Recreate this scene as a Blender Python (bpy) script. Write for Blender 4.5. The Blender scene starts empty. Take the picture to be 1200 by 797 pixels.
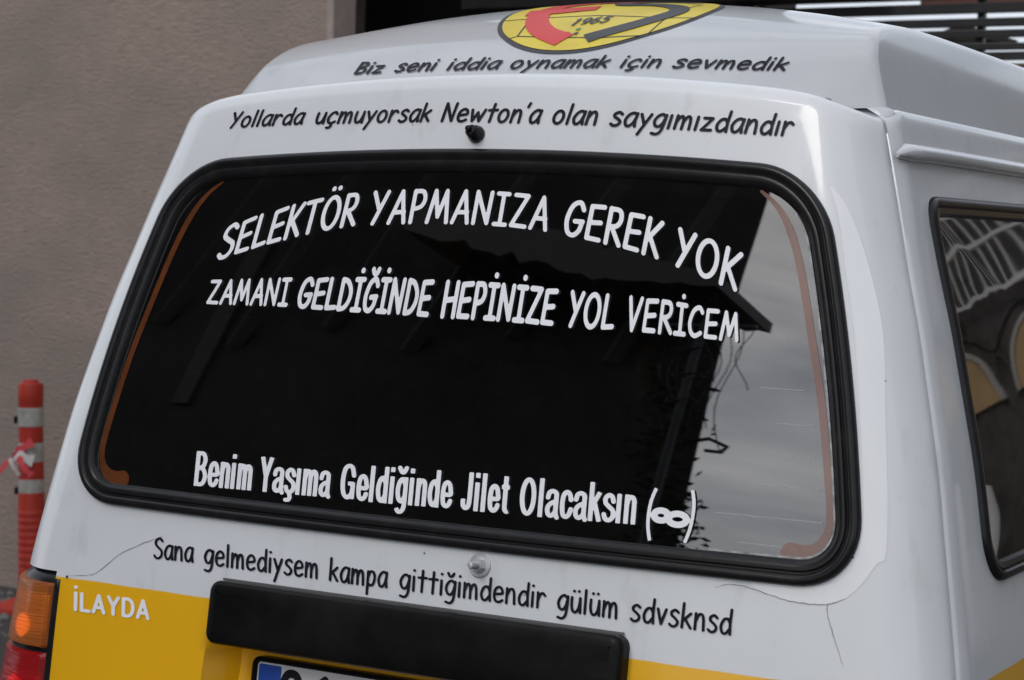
import bpy, bmesh, math, random
import numpy as np
from mathutils import Vector, Matrix
S=bpy.context.scene; COL=S.collection
random.seed(7)
# ---------------------------------------------------------------- camera
cam_d=bpy.data.cameras.new('camera'); cam=bpy.data.objects.new('camera',cam_d); COL.objects.link(cam); S.camera=cam
cam_d.sensor_width=36; cam_d.lens=71.16; cam_d.clip_start=.05; cam_d.clip_end=500
_f=Vector((-0.49169134,0.86939317,-0.04894024)); _r=Vector((0.86923442,0.49338455,0.03167363)); _u=Vector((-0.0516832,0.02696689,0.99829937))
_m=Matrix((_r,_u,-_f)).transposed().to_4x4(); _m.translation=Vector((1.28611249,-2.19796263,1.48927624)); cam.matrix_world=_m
cam_d.dof.use_dof=True; cam_d.dof.focus_distance=2.55; cam_d.dof.aperture_fstop=11
# ---------------------------------------------------------------- world, sun, exposure
SUN_EL,SUN_AZ=42,197      # degrees; azimuth measured clockwise from +y
W=bpy.data.worlds.new('World'); S.world=W; W.use_nodes=True
nt=W.node_tree; nt.nodes.clear()
def wn(t,**k):
    n=nt.nodes.new(t)
    for a,b in k.items(): setattr(n,a,b)
    return n
sky=wn('ShaderNodeTexSky'); sky.sky_type='NISHITA'; sky.sun_disc=False
sky.sun_elevation=math.radians(SUN_EL); sky.sun_rotation=math.radians(SUN_AZ); sky.air_density=1.3; sky.dust_density=2.5
tc=wn('ShaderNodeTexCoord'); mp=wn('ShaderNodeMapping'); mp.inputs['Scale'].default_value=(1.0,1.0,2.8)
nz=wn('ShaderNodeTexNoise'); nz.inputs['Scale'].default_value=4.2; nz.inputs['Detail'].default_value=7; nz.inputs['Roughness'].default_value=.55; nz.inputs['Distortion'].default_value=.4
cr=wn('ShaderNodeValToRGB'); cr.color_ramp.elements[0].position=.32; cr.color_ramp.elements[0].color=(3.7,4.2,5.2,1); cr.color_ramp.elements[1].position=.72; cr.color_ramp.elements[1].color=(11.4,11.5,11.9,1)
mx=wn('ShaderNodeMix',data_type='RGBA'); mx.inputs[0].default_value=.8
bg=wn('ShaderNodeBackground'); bg.inputs['Strength'].default_value=.135; wo=wn('ShaderNodeOutputWorld')
L=nt.links.new
L(tc.outputs['Generated'],mp.inputs[0]); L(mp.outputs[0],nz.inputs['Vector']); L(nz.outputs[0],cr.inputs[0])
L(sky.outputs[0],mx.inputs[6]); L(cr.outputs[0],mx.inputs[7]); L(mx.outputs[2],bg.inputs[0]); L(bg.outputs[0],wo.inputs[0])
sd=bpy.data.lights.new('sun','SUN'); sd.energy=.85; sd.angle=math.radians(20); sd.color=(1,.96,.9)
so=bpy.data.objects.new('sun',sd); COL.objects.link(so)
_a,_e=math.radians(SUN_AZ),math.radians(SUN_EL)
_dir=Vector((math.sin(_a)*math.cos(_e),math.cos(_a)*math.cos(_e),math.sin(_e)))
so.rotation_euler=_dir.to_track_quat('Z','Y').to_euler()
S.view_settings.view_transform='Standard'; S.view_settings.look='None'; S.view_settings.exposure=0.06; S.view_settings.gamma=1
S.render.engine='CYCLES'; S.cycles.max_bounces=8; S.cycles.transparent_max_bounces=12
# ---------------------------------------------------------------- helpers
def tag(o,label=None,cat=None,group=None,kind=None):
    if label:o['label']=label
    if cat:o['category']=cat
    if group:o['group']=group
    if kind:o['kind']=kind
    return o
def empty(name,loc,label,cat,group=None,rz=0):
    o=bpy.data.objects.new(name,None); COL.objects.link(o); o.location=loc; o.rotation_euler=(0,0,rz); o.empty_display_size=.1
    return tag(o,label,cat,group)
def mesh(name,V,F,mat,parent=None,smooth=False,angle=None):
    m=bpy.data.meshes.new(name); m.from_pydata([tuple(map(float,v)) for v in V],[],F); m.materials.append(mat)
    bm=bmesh.new(); bm.from_mesh(m); bmesh.ops.recalc_face_normals(bm,faces=bm.faces) if False else None; bm.to_mesh(m); bm.free()
    if smooth:
        m.shade_smooth()
        if angle: m.set_sharp_from_angle(angle=math.radians(angle))
    o=bpy.data.objects.new(name,m); COL.objects.link(o)
    if parent:o.parent=parent
    return o
class MB:
    def __init__(s): s.V=[];s.F=[]
    def add(s,V,F):
        b=len(s.V); s.V+=list(V); s.F+=[tuple(i+b for i in f) for f in F]
    def box(s,x0,x1,y0,y1,z0,z1):
        V=[(x,y,z) for z in (z0,z1) for y in (y0,y1) for x in (x0,x1)]
        s.add(V,[(0,2,3,1),(4,5,7,6),(0,1,5,4),(2,6,7,3),(0,4,6,2),(1,3,7,5)])
    def beam(s,a,b,w,h=None):
        h=h or w; a=Vector(a);b=Vector(b);d=(b-a).normalized()
        up=Vector((0,0,1)) if abs(d.z)<.95 else Vector((0,1,0))
        r=d.cross(up).normalized();u=r.cross(d)
        V=[p+r*sx*w/2+u*sy*h/2 for p in (a,b) for sx,sy in ((-1,-1),(1,-1),(1,1),(-1,1))]
        s.add(V,[(0,1,2,3),(7,6,5,4),(0,4,5,1),(1,5,6,2),(2,6,7,3),(3,7,4,0)])
    def tube(s,pts,r,n=10,cap=True):
        P=[Vector(p) for p in pts];b=len(s.V);V=[];prev=None
        for i,p in enumerate(P):
            d=(P[min(i+1,len(P)-1)]-P[max(i-1,0)]).normalized()
            if prev is None: prev=d.orthogonal().normalized()
            rr=(prev-d*prev.dot(d)).normalized();prev=rr;uu=d.cross(rr)
            ri=r[i] if isinstance(r,(list,tuple)) else r
            V+=[p+(rr*math.cos(2*math.pi*k/n)+uu*math.sin(2*math.pi*k/n))*ri for k in range(n)]
        F=[(i*n+k,i*n+(k+1)%n,(i+1)*n+(k+1)%n,(i+1)*n+k) for i in range(len(P)-1) for k in range(n)]
        if cap: F+=[tuple(range(n))[::-1],tuple((len(P)-1)*n+k for k in range(n))]
        s.add(V,F)
    def lathe(s,prof,n=28,c=(0,0,0),axis=(0,0,1),cap=False):
        ax=Vector(axis).normalized();a=ax.orthogonal().normalized();b=ax.cross(a);V=[]
        for r,h in prof: V+=[Vector(c)+ax*h+(a*math.cos(2*math.pi*k/n)+b*math.sin(2*math.pi*k/n))*r for k in range(n)]
        F=[(i*n+k,i*n+(k+1)%n,(i+1)*n+(k+1)%n,(i+1)*n+k) for i in range(len(prof)-1) for k in range(n)]
        if cap:F+=[tuple(range(n))[::-1],tuple((len(prof)-1)*n+k for k in range(n))]
        s.add(V,F)
    def build(s,name,mat,parent=None,smooth=False,angle=None,bevel=0):
        o=mesh(name,s.V,s.F,mat,parent,smooth,angle)
        if bevel:
            md=o.modifiers.new('bevel','BEVEL'); md.width=bevel; md.segments=2; md.limit_method='ANGLE'
        return o
# ---------------------------------------------------------------- materials
def mat(name,col,rough=.5,metal=0,spec=.5,coat=0,trans=0,ior=1.5,noise=None,bump=None,emit=None,coat_rough=.05):
    m=bpy.data.materials.new(name); m.use_nodes=True; n=m.node_tree; b=n.nodes['Principled BSDF']
    b.inputs['Base Color'].default_value=(*col,1); b.inputs['Roughness'].default_value=rough; b.inputs['Metallic'].default_value=metal
    b.inputs['Specular IOR Level'].default_value=spec; b.inputs['Coat Weight'].default_value=coat; b.inputs['Coat Roughness'].default_value=coat_rough
    b.inputs['Transmission Weight'].default_value=trans; b.inputs['IOR'].default_value=ior
    if emit: b.inputs['Emission Color'].default_value=(*emit[0],1); b.inputs['Emission Strength'].default_value=emit[1]
    def coord(sc):
        t=n.nodes.new('ShaderNodeTexCoord'); p=n.nodes.new('ShaderNodeMapping'); p.inputs['Scale'].default_value=sc
        n.links.new(t.outputs['Object'],p.inputs[0]); return p.outputs[0]
    if noise:
        # list of (scale vec, noise scale, detail, colour, lo, hi)
        prev=None
        for sc,ns,det,c2,lo,hi in noise:
            q=n.nodes.new('ShaderNodeTexNoise'); q.inputs['Scale'].default_value=ns; q.inputs['Detail'].default_value=det; q.inputs['Roughness'].default_value=.6
            n.links.new(coord(sc),q.inputs['Vector'])
            r=n.nodes.new('ShaderNodeMapRange'); r.inputs[1].default_value=lo; r.inputs[2].default_value=hi
            n.links.new(q.outputs[0],r.inputs[0])
            x=n.nodes.new('ShaderNodeMix'); x.data_type='RGBA'; n.links.new(r.outputs[0],x.inputs[0])
            if prev: n.links.new(prev,x.inputs[6])
            else: x.inputs[6].default_value=(*col,1)
            x.inputs[7].default_value=(*c2,1); prev=x.outputs[2]
        n.links.new(prev,b.inputs['Base Color'])
    if bump:
        prev=None
        for sc,ns,det,st,di in bump:
            q=n.nodes.new('ShaderNodeTexNoise'); q.inputs['Scale'].default_value=ns; q.inputs['Detail'].default_value=det
            n.links.new(coord(sc),q.inputs['Vector'])
            u=n.nodes.new('ShaderNodeBump'); u.inputs['Strength'].default_value=st; u.inputs['Distance'].default_value=di
            n.links.new(q.outputs[0],u.inputs['Height'])
            if prev:n.links.new(prev,u.inputs['Normal'])
            prev=u.outputs[0]
        n.links.new(prev,b.inputs['Normal'])
    return m
def glass_mat(name,tint,ior,rough=0.0,haze=0):
    m=bpy.data.materials.new(name); m.use_nodes=True; n=m.node_tree; n.nodes.clear()
    o=n.nodes.new('ShaderNodeOutputMaterial'); mxs=n.nodes.new('ShaderNodeMixShader'); fr=n.nodes.new('ShaderNodeFresnel'); fr.inputs[0].default_value=ior
    t=n.nodes.new('ShaderNodeBsdfTransparent'); t.inputs[0].default_value=(*tint,1)
    g=n.nodes.new('ShaderNodeBsdfGlossy'); g.inputs['Roughness'].default_value=rough; g.inputs[0].default_value=(1,1,1,1)
    # very slight waviness and dust
    tcn=n.nodes.new('ShaderNodeTexCoord'); q=n.nodes.new('ShaderNodeTexNoise'); q.inputs['Scale'].default_value=3.5; q.inputs['Detail'].default_value=1
    bu=n.nodes.new('ShaderNodeBump'); bu.inputs['Strength'].default_value=.25; bu.inputs['Distance'].default_value=.0025
    n.links.new(tcn.outputs['Object'],q.inputs[0]); n.links.new(q.outputs[0],bu.inputs['Height']); n.links.new(bu.outputs[0],g.inputs['Normal'])
    n.links.new(fr.outputs[0],mxs.inputs[0]); n.links.new(t.outputs[0],mxs.inputs[1]); n.links.new(g.outputs[0],mxs.inputs[2])
    d=n.nodes.new('ShaderNodeBsdfDiffuse'); d.inputs[0].default_value=(.45,.43,.42,1)
    q2=n.nodes.new('ShaderNodeTexNoise'); q2.inputs['Scale'].default_value=38; q2.inputs['Detail'].default_value=9; q2.inputs['Roughness'].default_value=.8
    mr=n.nodes.new('ShaderNodeMapRange'); mr.inputs[1].default_value=.42; mr.inputs[2].default_value=.75; mr.inputs[3].default_value=0; mr.inputs[4].default_value=haze
    n.links.new(tcn.outputs['Object'],q2.inputs[0]); n.links.new(q2.outputs[0],mr.inputs[0])
    m2=n.nodes.new('ShaderNodeMixShader'); n.links.new(mr.outputs[0],m2.inputs[0]); n.links.new(mxs.outputs[0],m2.inputs[1]); n.links.new(d.outputs[0],m2.inputs[2])
    n.links.new(m2.outputs[0],o.inputs[0]); return m
def paint(name,split,k=1.0):
    """white gloss car paint, yellow below the waist line"""
    m=mat(name,(.70*k,.72*k,.735*k*1.01),rough=.38,coat=.7,coat_rough=.07,
      noise=[((1,1,1),2.2,4,(.63*k,.65*k,.665*k),.38,.75),((1,1,.35),26,6,(.50*k,.51*k,.51*k),.58,.92)],
      bump=[((1,1,1),2.6,1,.28,.006),((1,1,1),60,3,.03,.001)])
    if split is None: return m
    n=m.node_tree; b=n.nodes['Principled BSDF']; src=b.inputs['Base Color'].links[0].from_socket
    t=n.nodes.new('ShaderNodeTexCoord'); sp=n.nodes.new('ShaderNodeSeparateXYZ'); n.links.new(t.outputs['Object'],sp.inputs[0])
    r=n.nodes.new('ShaderNodeMapRange'); r.inputs[1].default_value=split-.0008; r.inputs[2].default_value=split+.0008; r.inputs[3].default_value=1; r.inputs[4].default_value=0
    # wavy masked edge
    q=n.nodes.new('ShaderNodeTexNoise'); q.inputs['Scale'].default_value=9; n.links.new(t.outputs['Object'],q.inputs[0])
    ma=n.nodes.new('ShaderNodeMath'); ma.operation='MULTIPLY_ADD'; ma.inputs[1].default_value=.004; n.links.new(q.outputs[0],ma.inputs[0]); n.links.new(sp.outputs[2],ma.inputs[2])
    n.links.new(ma.outputs[0],r.inputs[0])
    q2=n.nodes.new('ShaderNodeTexNoise'); q2.inputs['Scale'].default_value=5; q2.inputs['Detail'].default_value=6; n.links.new(t.outputs['Object'],q2.inputs[0])
    y=n.nodes.new('ShaderNodeMix'); y.data_type='RGBA'; y.inputs[6].default_value=(.88,.46,.002,1); y.inputs[7].default_value=(.79,.41,.002,1); n.links.new(q2.outputs[0],y.inputs[0])
    x=n.nodes.new('ShaderNodeMix'); x.data_type='RGBA'; n.links.new(r.outputs[0],x.inputs[0]); n.links.new(src,x.inputs[6]); n.links.new(y.outputs[2],x.inputs[7]); n.links.new(x.outputs[2],b.inputs['Base Color'])
    return m
M=dict(
 paint=paint('white_and_yellow_paint',1.0225), cap=paint('white_roof_paint',None,.66),
 rubber=mat('black_rubber',(.012,.012,.013),.24,spec=.24,noise=[((1,1,1),40,5,(.022,.021,.021),.5,.8)],bump=[((1,1,1),90,3,.1,.001)]),
 blackvinyl=mat('black_vinyl',(.006,.007,.011),.45,spec=.16,noise=[((1,1,1),30,5,(.022,.025,.036),.45,.8)]),
 whitevinyl=mat('white_vinyl',(.86,.87,.90),.45,noise=[((1,1,1),20,4,(.76,.77,.80),.45,.8)]),
 plastic=mat('black_plastic',(.005,.005,.005),.32,spec=.13,noise=[((1,1,1),9,6,(.016,.015,.014),.45,.8)],bump=[((1,1,1),5,2,.15,.003)]),
 orange=mat('orange_trim',(.145,.042,.013),.12,coat=1,spec=.8,noise=[((1,1,1),25,4,(.10,.03,.01),.4,.7)]),
 glass=glass_mat('tinted_glass',(.07,.07,.075),2.45,0.010,.006), sglass=glass_mat('side_glass',(.35,.35,.36),2.2,0.02,.05),
 inner=mat('interior_lining',(.02,.02,.021),.9), seat=mat('seat_fabric',(.05,.048,.046),.95,bump=[((1,1,1),200,2,.3,.002)]),
 silver=mat('zinc',(.62,.62,.63),.38,metal=.6,noise=[((1,1,1),60,5,(.4,.4,.41),.4,.8)]),
 tyre=mat('tyre_rubber',(.02,.02,.02),.8), rim=mat('steel_rim',(.45,.46,.47),.35,metal=.8),
 crack=mat('crack_grime',(.24,.24,.25),.9), grime=mat('seam_grime',(.05,.05,.055),.9),
)
# ---------------------------------------------------------------- body surface functions
def lerp_tab(T,v):
    if v<=T[0][0]:
        a,b=T[0],T[1]
    elif v>=T[-1][0]:
        a,b=T[-2],T[-1]
    else:
        for i in range(len(T)-1):
            if T[i][0]<=v<=T[i+1][0]:
                a,b=T[i],T[i+1];break
        # catmull-rom
        p0=T[i-1] if i>0 else (2*a[0]-b[0],2*a[1]-b[1]); p3=T[i+2] if i+2<len(T) else (2*b[0]-a[0],2*b[1]-a[1])
        h=b[0]-a[0];t=(v-a[0])/h
        m0=(b[1]-p0[1])/(b[0]-p0[0])*h;m1=(p3[1]-a[1])/(p3[0]-a[0])*h
        return (2*t**3-3*t*t+1)*a[1]+(t**3-2*t*t+t)*m0+(-2*t**3+3*t*t)*b[1]+(t**3-t*t)*m1
    return a[1]+(b[1]-a[1])*(v-a[0])/(b[0]-a[0])
WT=[(.35,.672),(.6,.690),(.8,.685),(.92,.674),(1.03,.660),(1.10,.648),(1.174,.634),(1.25,.619),(1.35,.594),(1.404,.580),(1.468,.561),(1.543,.540),(1.595,.525),(1.66,.506)]
def halfw(z): return lerp_tab(WT,z)
def rear_y(x,z):
    t=z-1.7
    if z<.95:
        t0=.95-1.7
        y0=.2987*t0+.1184*t0*t0; s=.2987+2*.1184*t0
        y=y0+s*(z-.95)*1.0
    else: y=.2987*t+.1184*t*t
    return y+(.0175+.0201*max(-.75,t))*x*x
def zseam(x): return 1.650+.037*(1-(x/.5)**2)
PC=[(0,0),(.05,.036),(.1,.068),(.2,.111),(.3,.132),(.4,.139),(.6,.141),(1.0,.141),(2,.12),(2.6,.08)]
PR=[(0,0),(.062,.070),(.134,.105),(.25,.117),(.4,.119),(.6,.117),(1.0,.112),(2,.10),(2.6,.07)]
QT=[(0,1.65),(.02,1.695),(.04,1.738),(.06,1.773),(.08,1.80),(.12,1.85),(.3,2.05),(.6,2.3)]
XR=.508
def roof_base(x): return .016+.084*(abs(x)/.484)**3
def roof_w(e):
    return .487
def roof_z(x,D):
    e=max(0,D-roof_base(x)); q=min(1,abs(x/.45)**2.6)
    a=zseam(x)+(1-q)*lerp_tab(PC,e)+q*lerp_tab(PR,e)
    b=lerp_tab(QT,max(0,roof_w(e)-abs(x)))
    return smin(a,b,.008)
def smin(a,b,k):
    h=max(k-abs(a-b),0)/k
    return min(a,b)-h*h*k/4
WORDS=[
 ('biz', 'Biz', 'C', 2.173, (0.22, 0.15), [-0.2404, 0.0498, -0.001, -0.0006, -0.0017, -0.0002, 0.0001, -0.001], [0.0496, -0.0077, 0.0007, 0.0009, 0.0233, 0.001, -0.0001, 0.0017]),
 ('biz', 'seni', 'C', 3.053, (0.22, 0.15), [-0.1726, 0.0639, -0.0002, -0.0009, -0.002, 0.0002, 0.0002, -0.0008], [0.0423, -0.0045, -0.0008, 0.0014, 0.0248, 0.0007, -0.0003, 0.0014]),
 ('biz', 'iddia', 'C', 4.04, (0.22, 0.15), [-0.0888, 0.0797, -0.0025, 0.0002, -0.0015, 0.0012, -0.0003, -0.0006], [0.0375, -0.0027, 0.0025, -0.0006, 0.0254, -0.0001, -0.0001, 0.0012]),
 ('biz', 'oynamak', 'C', 7.588, (0.22, 0.15), [0.0037, 0.1438, -0.0068, 0.0002, -0.0005, 0.0007, 0.0004, -0.0005], [0.0366, -0.0006, 0.0049, 0.0005, 0.0252, -0.0002, -0.0007, 0.0012]),
 ('biz', 'için', 'C', 2.953, (0.22, 0.15), [0.158, 0.0517, -0.001, 0.0, 0.0008, 0.0006, 0.0, -0.0006], [0.0425, 0.004, 0.0011, 0.0, 0.0239, -0.0007, -0.0001, 0.0013]),
 ('biz', 'sevmedik', 'C', 8.386, (0.22, 0.15), [0.2249, 0.1449, -0.0079, 0.0003, 0.0017, 0.0024, -0.0002, -0.0006], [0.0498, 0.0173, 0.0093, 0.001, 0.0227, -0.0033, -0.0001, 0.0016]),
 ('yol', 'Yollarda', 'C', 4.194, (0.135, 0.13), [-0.3945, 0.1245, -0.0017, -0.0005, 0.0059, -0.0004, 0.0, -0.0], [1.6262, 0.0092, -0.0057, 0.0021, 0.0236, 0.0009, -0.0, 0.0]),
 ('yol', 'uçmuyorsak', 'C', 5.932, (0.135, 0.13), [-0.2541, 0.1842, -0.0071, 0.0005, 0.0054, -0.0007, 0.0, -0.0], [1.6322, 0.0026, 0.0009, -0.0008, 0.0246, 0.0015, -0.0001, 0.0]),
 ('yol', "Newton'a", 'C', 4.699, (0.135, 0.13), [-0.0599, 0.1463, -0.0029, -0.0006, 0.0048, 0.001, -0.0005, -0.0], [1.6348, -0.0001, -0.0041, 0.0016, 0.0262, 0.0009, -0.0002, 0.0]),
 ('yol', 'olan', 'C', 2.061, (0.135, 0.13), [0.0984, 0.063, -0.0009, 0.0001, 0.0052, -0.0002, 0.0, -0.0], [1.6318, -0.0016, 0.0004, -0.0004, 0.0269, 0.0002, -0.0, 0.0]),
 ('yol', 'saygımızdandır', 'C', 8.064, (0.135, 0.13), [0.178, 0.2472, -0.0115, -0.0001, 0.0048, 0.0002, -0.0013, -0.0], [1.6296, -0.0105, -0.0033, 0.0015, 0.0271, -0.0003, 0.0, 0.0]),
 ('sel', 'SELEKTÖR', 'C', 3.74, (0.108, 0.12), [-0.3725, 0.2184, -0.0102, 0.0039, 0.0057, -0.0011, -0.0013, -0.0002], [1.4489, 0.0654, -0.0018, -0.0124, 0.0478, 0.0056, -0.0081, 0.0001]),
 ('sel', 'YAPMANIZA', 'C', 4.965, (0.108, 0.12), [-0.1426, 0.2707, -0.0116, 0.0013, 0.0025, -0.0053, 0.0035, -0.0001], [1.5014, 0.0196, -0.018, -0.0028, 0.0461, -0.0023, 0.0002, 0.0001]),
 ('sel', 'GEREK', 'C', 2.406, (0.108, 0.12), [0.1393, 0.1343, -0.0049, 0.0016, 0.001, 0.0019, -0.0007, -0.0001], [1.4965, -0.0209, 0.0025, -0.0072, 0.0458, 0.0055, -0.0045, 0.0001]),
 ('sel', 'YOK', 'C', 1.613, (0.108, 0.12), [0.2879, 0.087, -0.0014, 0.0002, 0.0023, 0.0006, 0.0, -0.0001], [1.4657, -0.0257, -0.0011, -0.0016, 0.0466, -0.0003, 0.0004, 0.0001]),
 ('zam', 'ZAMANI', 'C', 2.971, (0.1, 0.145), [-0.3757, 0.1347, -0.004, 0.0006, 0.0014, 0.0004, 0.0001, -0.0001], [1.3927, 0.0026, 0.0005, -0.0012, 0.0326, 0.0051, 0.0011, 0.0001]),
 ('zam', 'GELDİĞİNDE', 'C', 3.641, (0.1, 0.145), [-0.2308, 0.2109, -0.0128, 0.0032, 0.0021, 0.0011, -0.0018, -0.0002], [1.3936, -0.0068, 0.0133, -0.0095, 0.0407, 0.0132, -0.0058, 0.0001]),
 ('zam', 'HEPİNİZE', 'C', 2.901, (0.1, 0.145), [-0.0131, 0.163, -0.0044, 0.0, 0.0013, -0.0014, 0.0009, -0.0001], [1.3907, 0.0016, -0.0015, -0.0025, 0.0481, -0.0011, -0.0014, 0.0001]),
 ('zam', 'YOL', 'C', 1.28, (0.1, 0.145), [0.1617, 0.064, -0.0004, -0.0003, 0.0007, 0.0004, -0.0008, -0.0001], [1.3882, -0.0008, -0.0004, 0.0002, 0.045, -0.0026, 0.0008, 0.0001]),
 ('zam', 'VERİCEM', 'C', 3.386, (0.1, 0.145), [0.2401, 0.1469, -0.0027, -0.0009, -0.0, -0.0031, 0.0015, -0.0001], [1.3866, 0.0034, -0.0168, 0.0092, 0.0433, -0.0078, -0.0022, 0.0001]),
 ('ben', 'Benim', 'B', 1.659, (0.12, 0.112), [-0.3518, 0.0939, -0.0018, 0.0001, -0.0018, 0.0001, -0.0, -0.0002], [1.1594, 0.0018, 0.0004, -0.0004, 0.0442, -0.0008, 0.0, 0.0001]),
 ('ben', 'Yaşıma', 'B', 2.065, (0.12, 0.112), [-0.2488, 0.1139, -0.0027, 0.0002, -0.0017, 0.0001, -0.0, -0.0002], [1.1613, 0.0012, 0.0014, -0.0008, 0.0433, 0.0002, 0.0002, 0.0001]),
 ('ben', 'Geldiğinde', 'B', 3.083, (0.12, 0.112), [-0.124, 0.1695, -0.0075, 0.0012, -0.0016, 0.0001, -0.0001, -0.0001], [1.1632, -0.0028, 0.0116, -0.0065, 0.0437, 0.0001, 0.0006, 0.0001]),
 ('ben', 'Jilet', 'B', 1.301, (0.12, 0.112), [0.0505, 0.0698, -0.0011, 0.0001, -0.0016, -0.0, 0.0, -0.0001], [1.1655, 0.001, 0.0, 0.0, 0.0447, 0.0012, -0.0011, 0.0001]),
 ('ben', 'Olacaksın', 'B', 3.004, (0.12, 0.112), [0.1308, 0.1573, -0.0054, 0.0003, -0.0016, 0.0001, -0.0, -0.0001], [1.1666, 0.0029, 0.0016, -0.001, 0.0448, -0.0009, 0.0, 0.0001]),
 ('ben', '(', 'B', 1.218, (0.12, 0.112), [0.2963, 0.0601, -0.0008, 0.0, -0.0015, 0.0, -0.0, -0.0001], [1.1705, 0.0015, -0.0, 0.0, 0.0439, -0.0003, 0.0, 0.0001]),
 ('san', 'Sana', 'C', 1.737, (0.105, 0.1), [-0.4029, 0.0676, -0.001, 0.0001, -0.003, 0.0002, 0.0, -0.0001], [1.0601, 0.0011, 0.0008, -0.0007, 0.0292, 0.0008, -0.0, 0.0]),
 ('san', 'gelmediysem', 'C', 4.619, (0.105, 0.1), [-0.3202, 0.1852, -0.0074, 0.0007, -0.0028, 0.0007, 0.0, -0.0001], [1.0612, -0.0014, 0.0049, -0.003, 0.0302, 0.0012, -0.001, 0.0]),
 ('san', 'kampa', 'C', 2.336, (0.105, 0.1), [-0.1253, 0.0887, -0.0017, -0.0001, -0.002, 0.0004, -0.0, -0.0001], [1.0616, -0.0017, 0.0013, 0.0009, 0.0305, -0.0003, -0.0, 0.0]),
 ('san', 'gittiğimdendir', 'C', 5.733, (0.105, 0.1), [-0.0223, 0.2111, -0.0099, 0.001, -0.0016, 0.0008, 0.0, -0.0001], [1.0622, -0.0021, 0.0062, -0.0044, 0.0302, -0.0012, 0.0008, 0.0]),
 ('san', 'gülüm', 'C', 2.294, (0.105, 0.1), [0.1944, 0.0797, -0.001, -0.0001, -0.0008, 0.0003, -0.0, -0.0001], [1.0619, 0.0014, -0.003, 0.0009, 0.0299, 0.0001, 0.0002, 0.0]),
 ('san', 'sdvsknsd', 'C', 3.679, (0.105, 0.1), [0.2886, 0.1283, -0.0034, 0.0001, -0.0004, 0.0005, -0.0, -0.0], [1.0613, 0.0002, -0.0017, 0.0003, 0.0302, 0.0006, -0.0001, 0.0]),
 ('ila', 'İLAYDA', 'U', 3.828, (0.18, 0.165), [-0.5264, 0.1324, -0.0032, 0.0001, -0.0031, 0.0002, -0.0, -0.0001], [0.979, 0.0031, -0.0001, 0.0, 0.0255, -0.0, -0.0, 0.0]),
]
def seam_shift(zz,x,drop=False):
    if zz<1.3: return zz
    t=min(1,max(0,(abs(x)-.37)/.135)); d=.017*t*t if drop else 0
    return zz+((zz-1.3)/.35)**2*(max(1.65,zseam(x))-d-1.65)
RC=.085
YF=2.95
PHI=68
def front_y(z):
    if z<.95: return YF-.02*(z/.95)
    return YF-.02-(z-.95)*.62
def recess(x,z):
    a=min(1,max(0,(.305-abs(x))/.02)); b=min(1,max(0,(.972-z)/.015)); c=min(1,max(0,(z-.80)/.02))
    s=lambda t:t*t*(3-2*t)
    return .050*s(a)*s(b)*s(c)
def ring_pt(kind,t,z,off=0.0,rec=False):
    """kind: 'rear' t=-1..1 ; 'cr'/'cl' corner t=0..90deg ; 'sr'/'sl' side t=y ; 'front' t=-1..1"""
    w=halfw(z); xe=w-RC
    if kind=='rear':
        x=t*xe; zz=seam_shift(z,x,rec); e=1e-3
        y=rear_y(x,zz); gx=(rear_y(x+e,zz)-y)/e; gz=(rear_y(x,zz+e)-y)/e
        n=Vector((gx,-1,gz)).normalized()
        if rec: y+=recess(x,zz)
        return Vector((x,y,zz))+n*off,n
    if kind in('cr','cl'):
        s=1 if kind=='cr' else -1; a=math.radians(t); e=1e-3
        zz=seam_shift(z,xe+RC*math.sin(a),False); fd=1 if t<=PHI else max(0,1-(t-PHI)/(90-PHI)); zz+=fd*(seam_shift(z,xe+RC*math.sin(a),rec)-zz); y0=rear_y(xe,zz); gz=(rear_y(xe,zz+e)-y0)/e; gw=(halfw(z+e)-w)/e
        n=Vector((s*math.sin(a),-math.cos(a),math.cos(a)*gz-math.sin(a)*gw)).normalized()
        return Vector((s*(xe+RC*math.sin(a)),y0+RC*(1-math.cos(a)),zz))+n*off,n
    if kind in('sr','sl'):
        s=1 if kind=='sr' else -1; e=1e-3; gw=(halfw(z+e)-w)/e
        n=Vector((s,0,-gw)).normalized(); zz=z
        return Vector((s*w,t,zz))+n*off,n
def side_y0(z): return rear_y(halfw(z)-RC,seam_shift(z,halfw(z)-RC))+RC

# --- window outlines (in surface coordinates) --------------------------------
def bez(a,m,b,n=14,k=.58):
    a=np.array(a,float);m=np.array(m,float);b=np.array(b,float)
    t=np.linspace(0,1,n)[:,None];a1=a+(m-a)*k;b1=b+(m-b)*k
    return ((1-t)**3*a+3*t*(1-t)**2*a1+3*t*t*(1-t)*b1+t**3*b).tolist()
def rear_outline():
    wb,wt,wc,zb,zt,cb,ct,rb,rt=.56,.4494,.0154,1.1198,1.6012,.0035,.0308,.0783,.0754
    side=lambda z:(wb+(wt-wb)*((z-zb)/(zt-zb))+wc*4*((z-zb)/(zt-zb))*(1-(z-zb)/(zt-zb)))
    bot=lambda x:zb+cb*(x/wb)**2
    top=lambda x:zt-ct*(x/wb)**2
    xb=side(zb+cb);P=[]
    for x in np.linspace(0,xb-rb,24)[:-1]:P.append([x,bot(x)])
    c2=[side(bot(xb)+rb),bot(xb)+rb]; P+=bez([xb-rb,bot(xb-rb)],[xb,bot(xb)],c2)
    z_=top(wt);xt=side(z_);ds=[side(z_-rt),z_-rt];d2=[xt-rt,top(xt-rt)]
    for z in np.linspace(c2[1],ds[1],20)[1:-1]:P.append([side(z),z])
    P+=bez(ds,[xt,z_],d2)
    for x in np.linspace(d2[0],0,22)[1:]:P.append([x,top(x)])
    Lf=[[-x,z] for x,z in P[1:-1]][::-1]
    return np.array(P+Lf)      # counter clockwise seen from behind (x right, z up)
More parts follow.
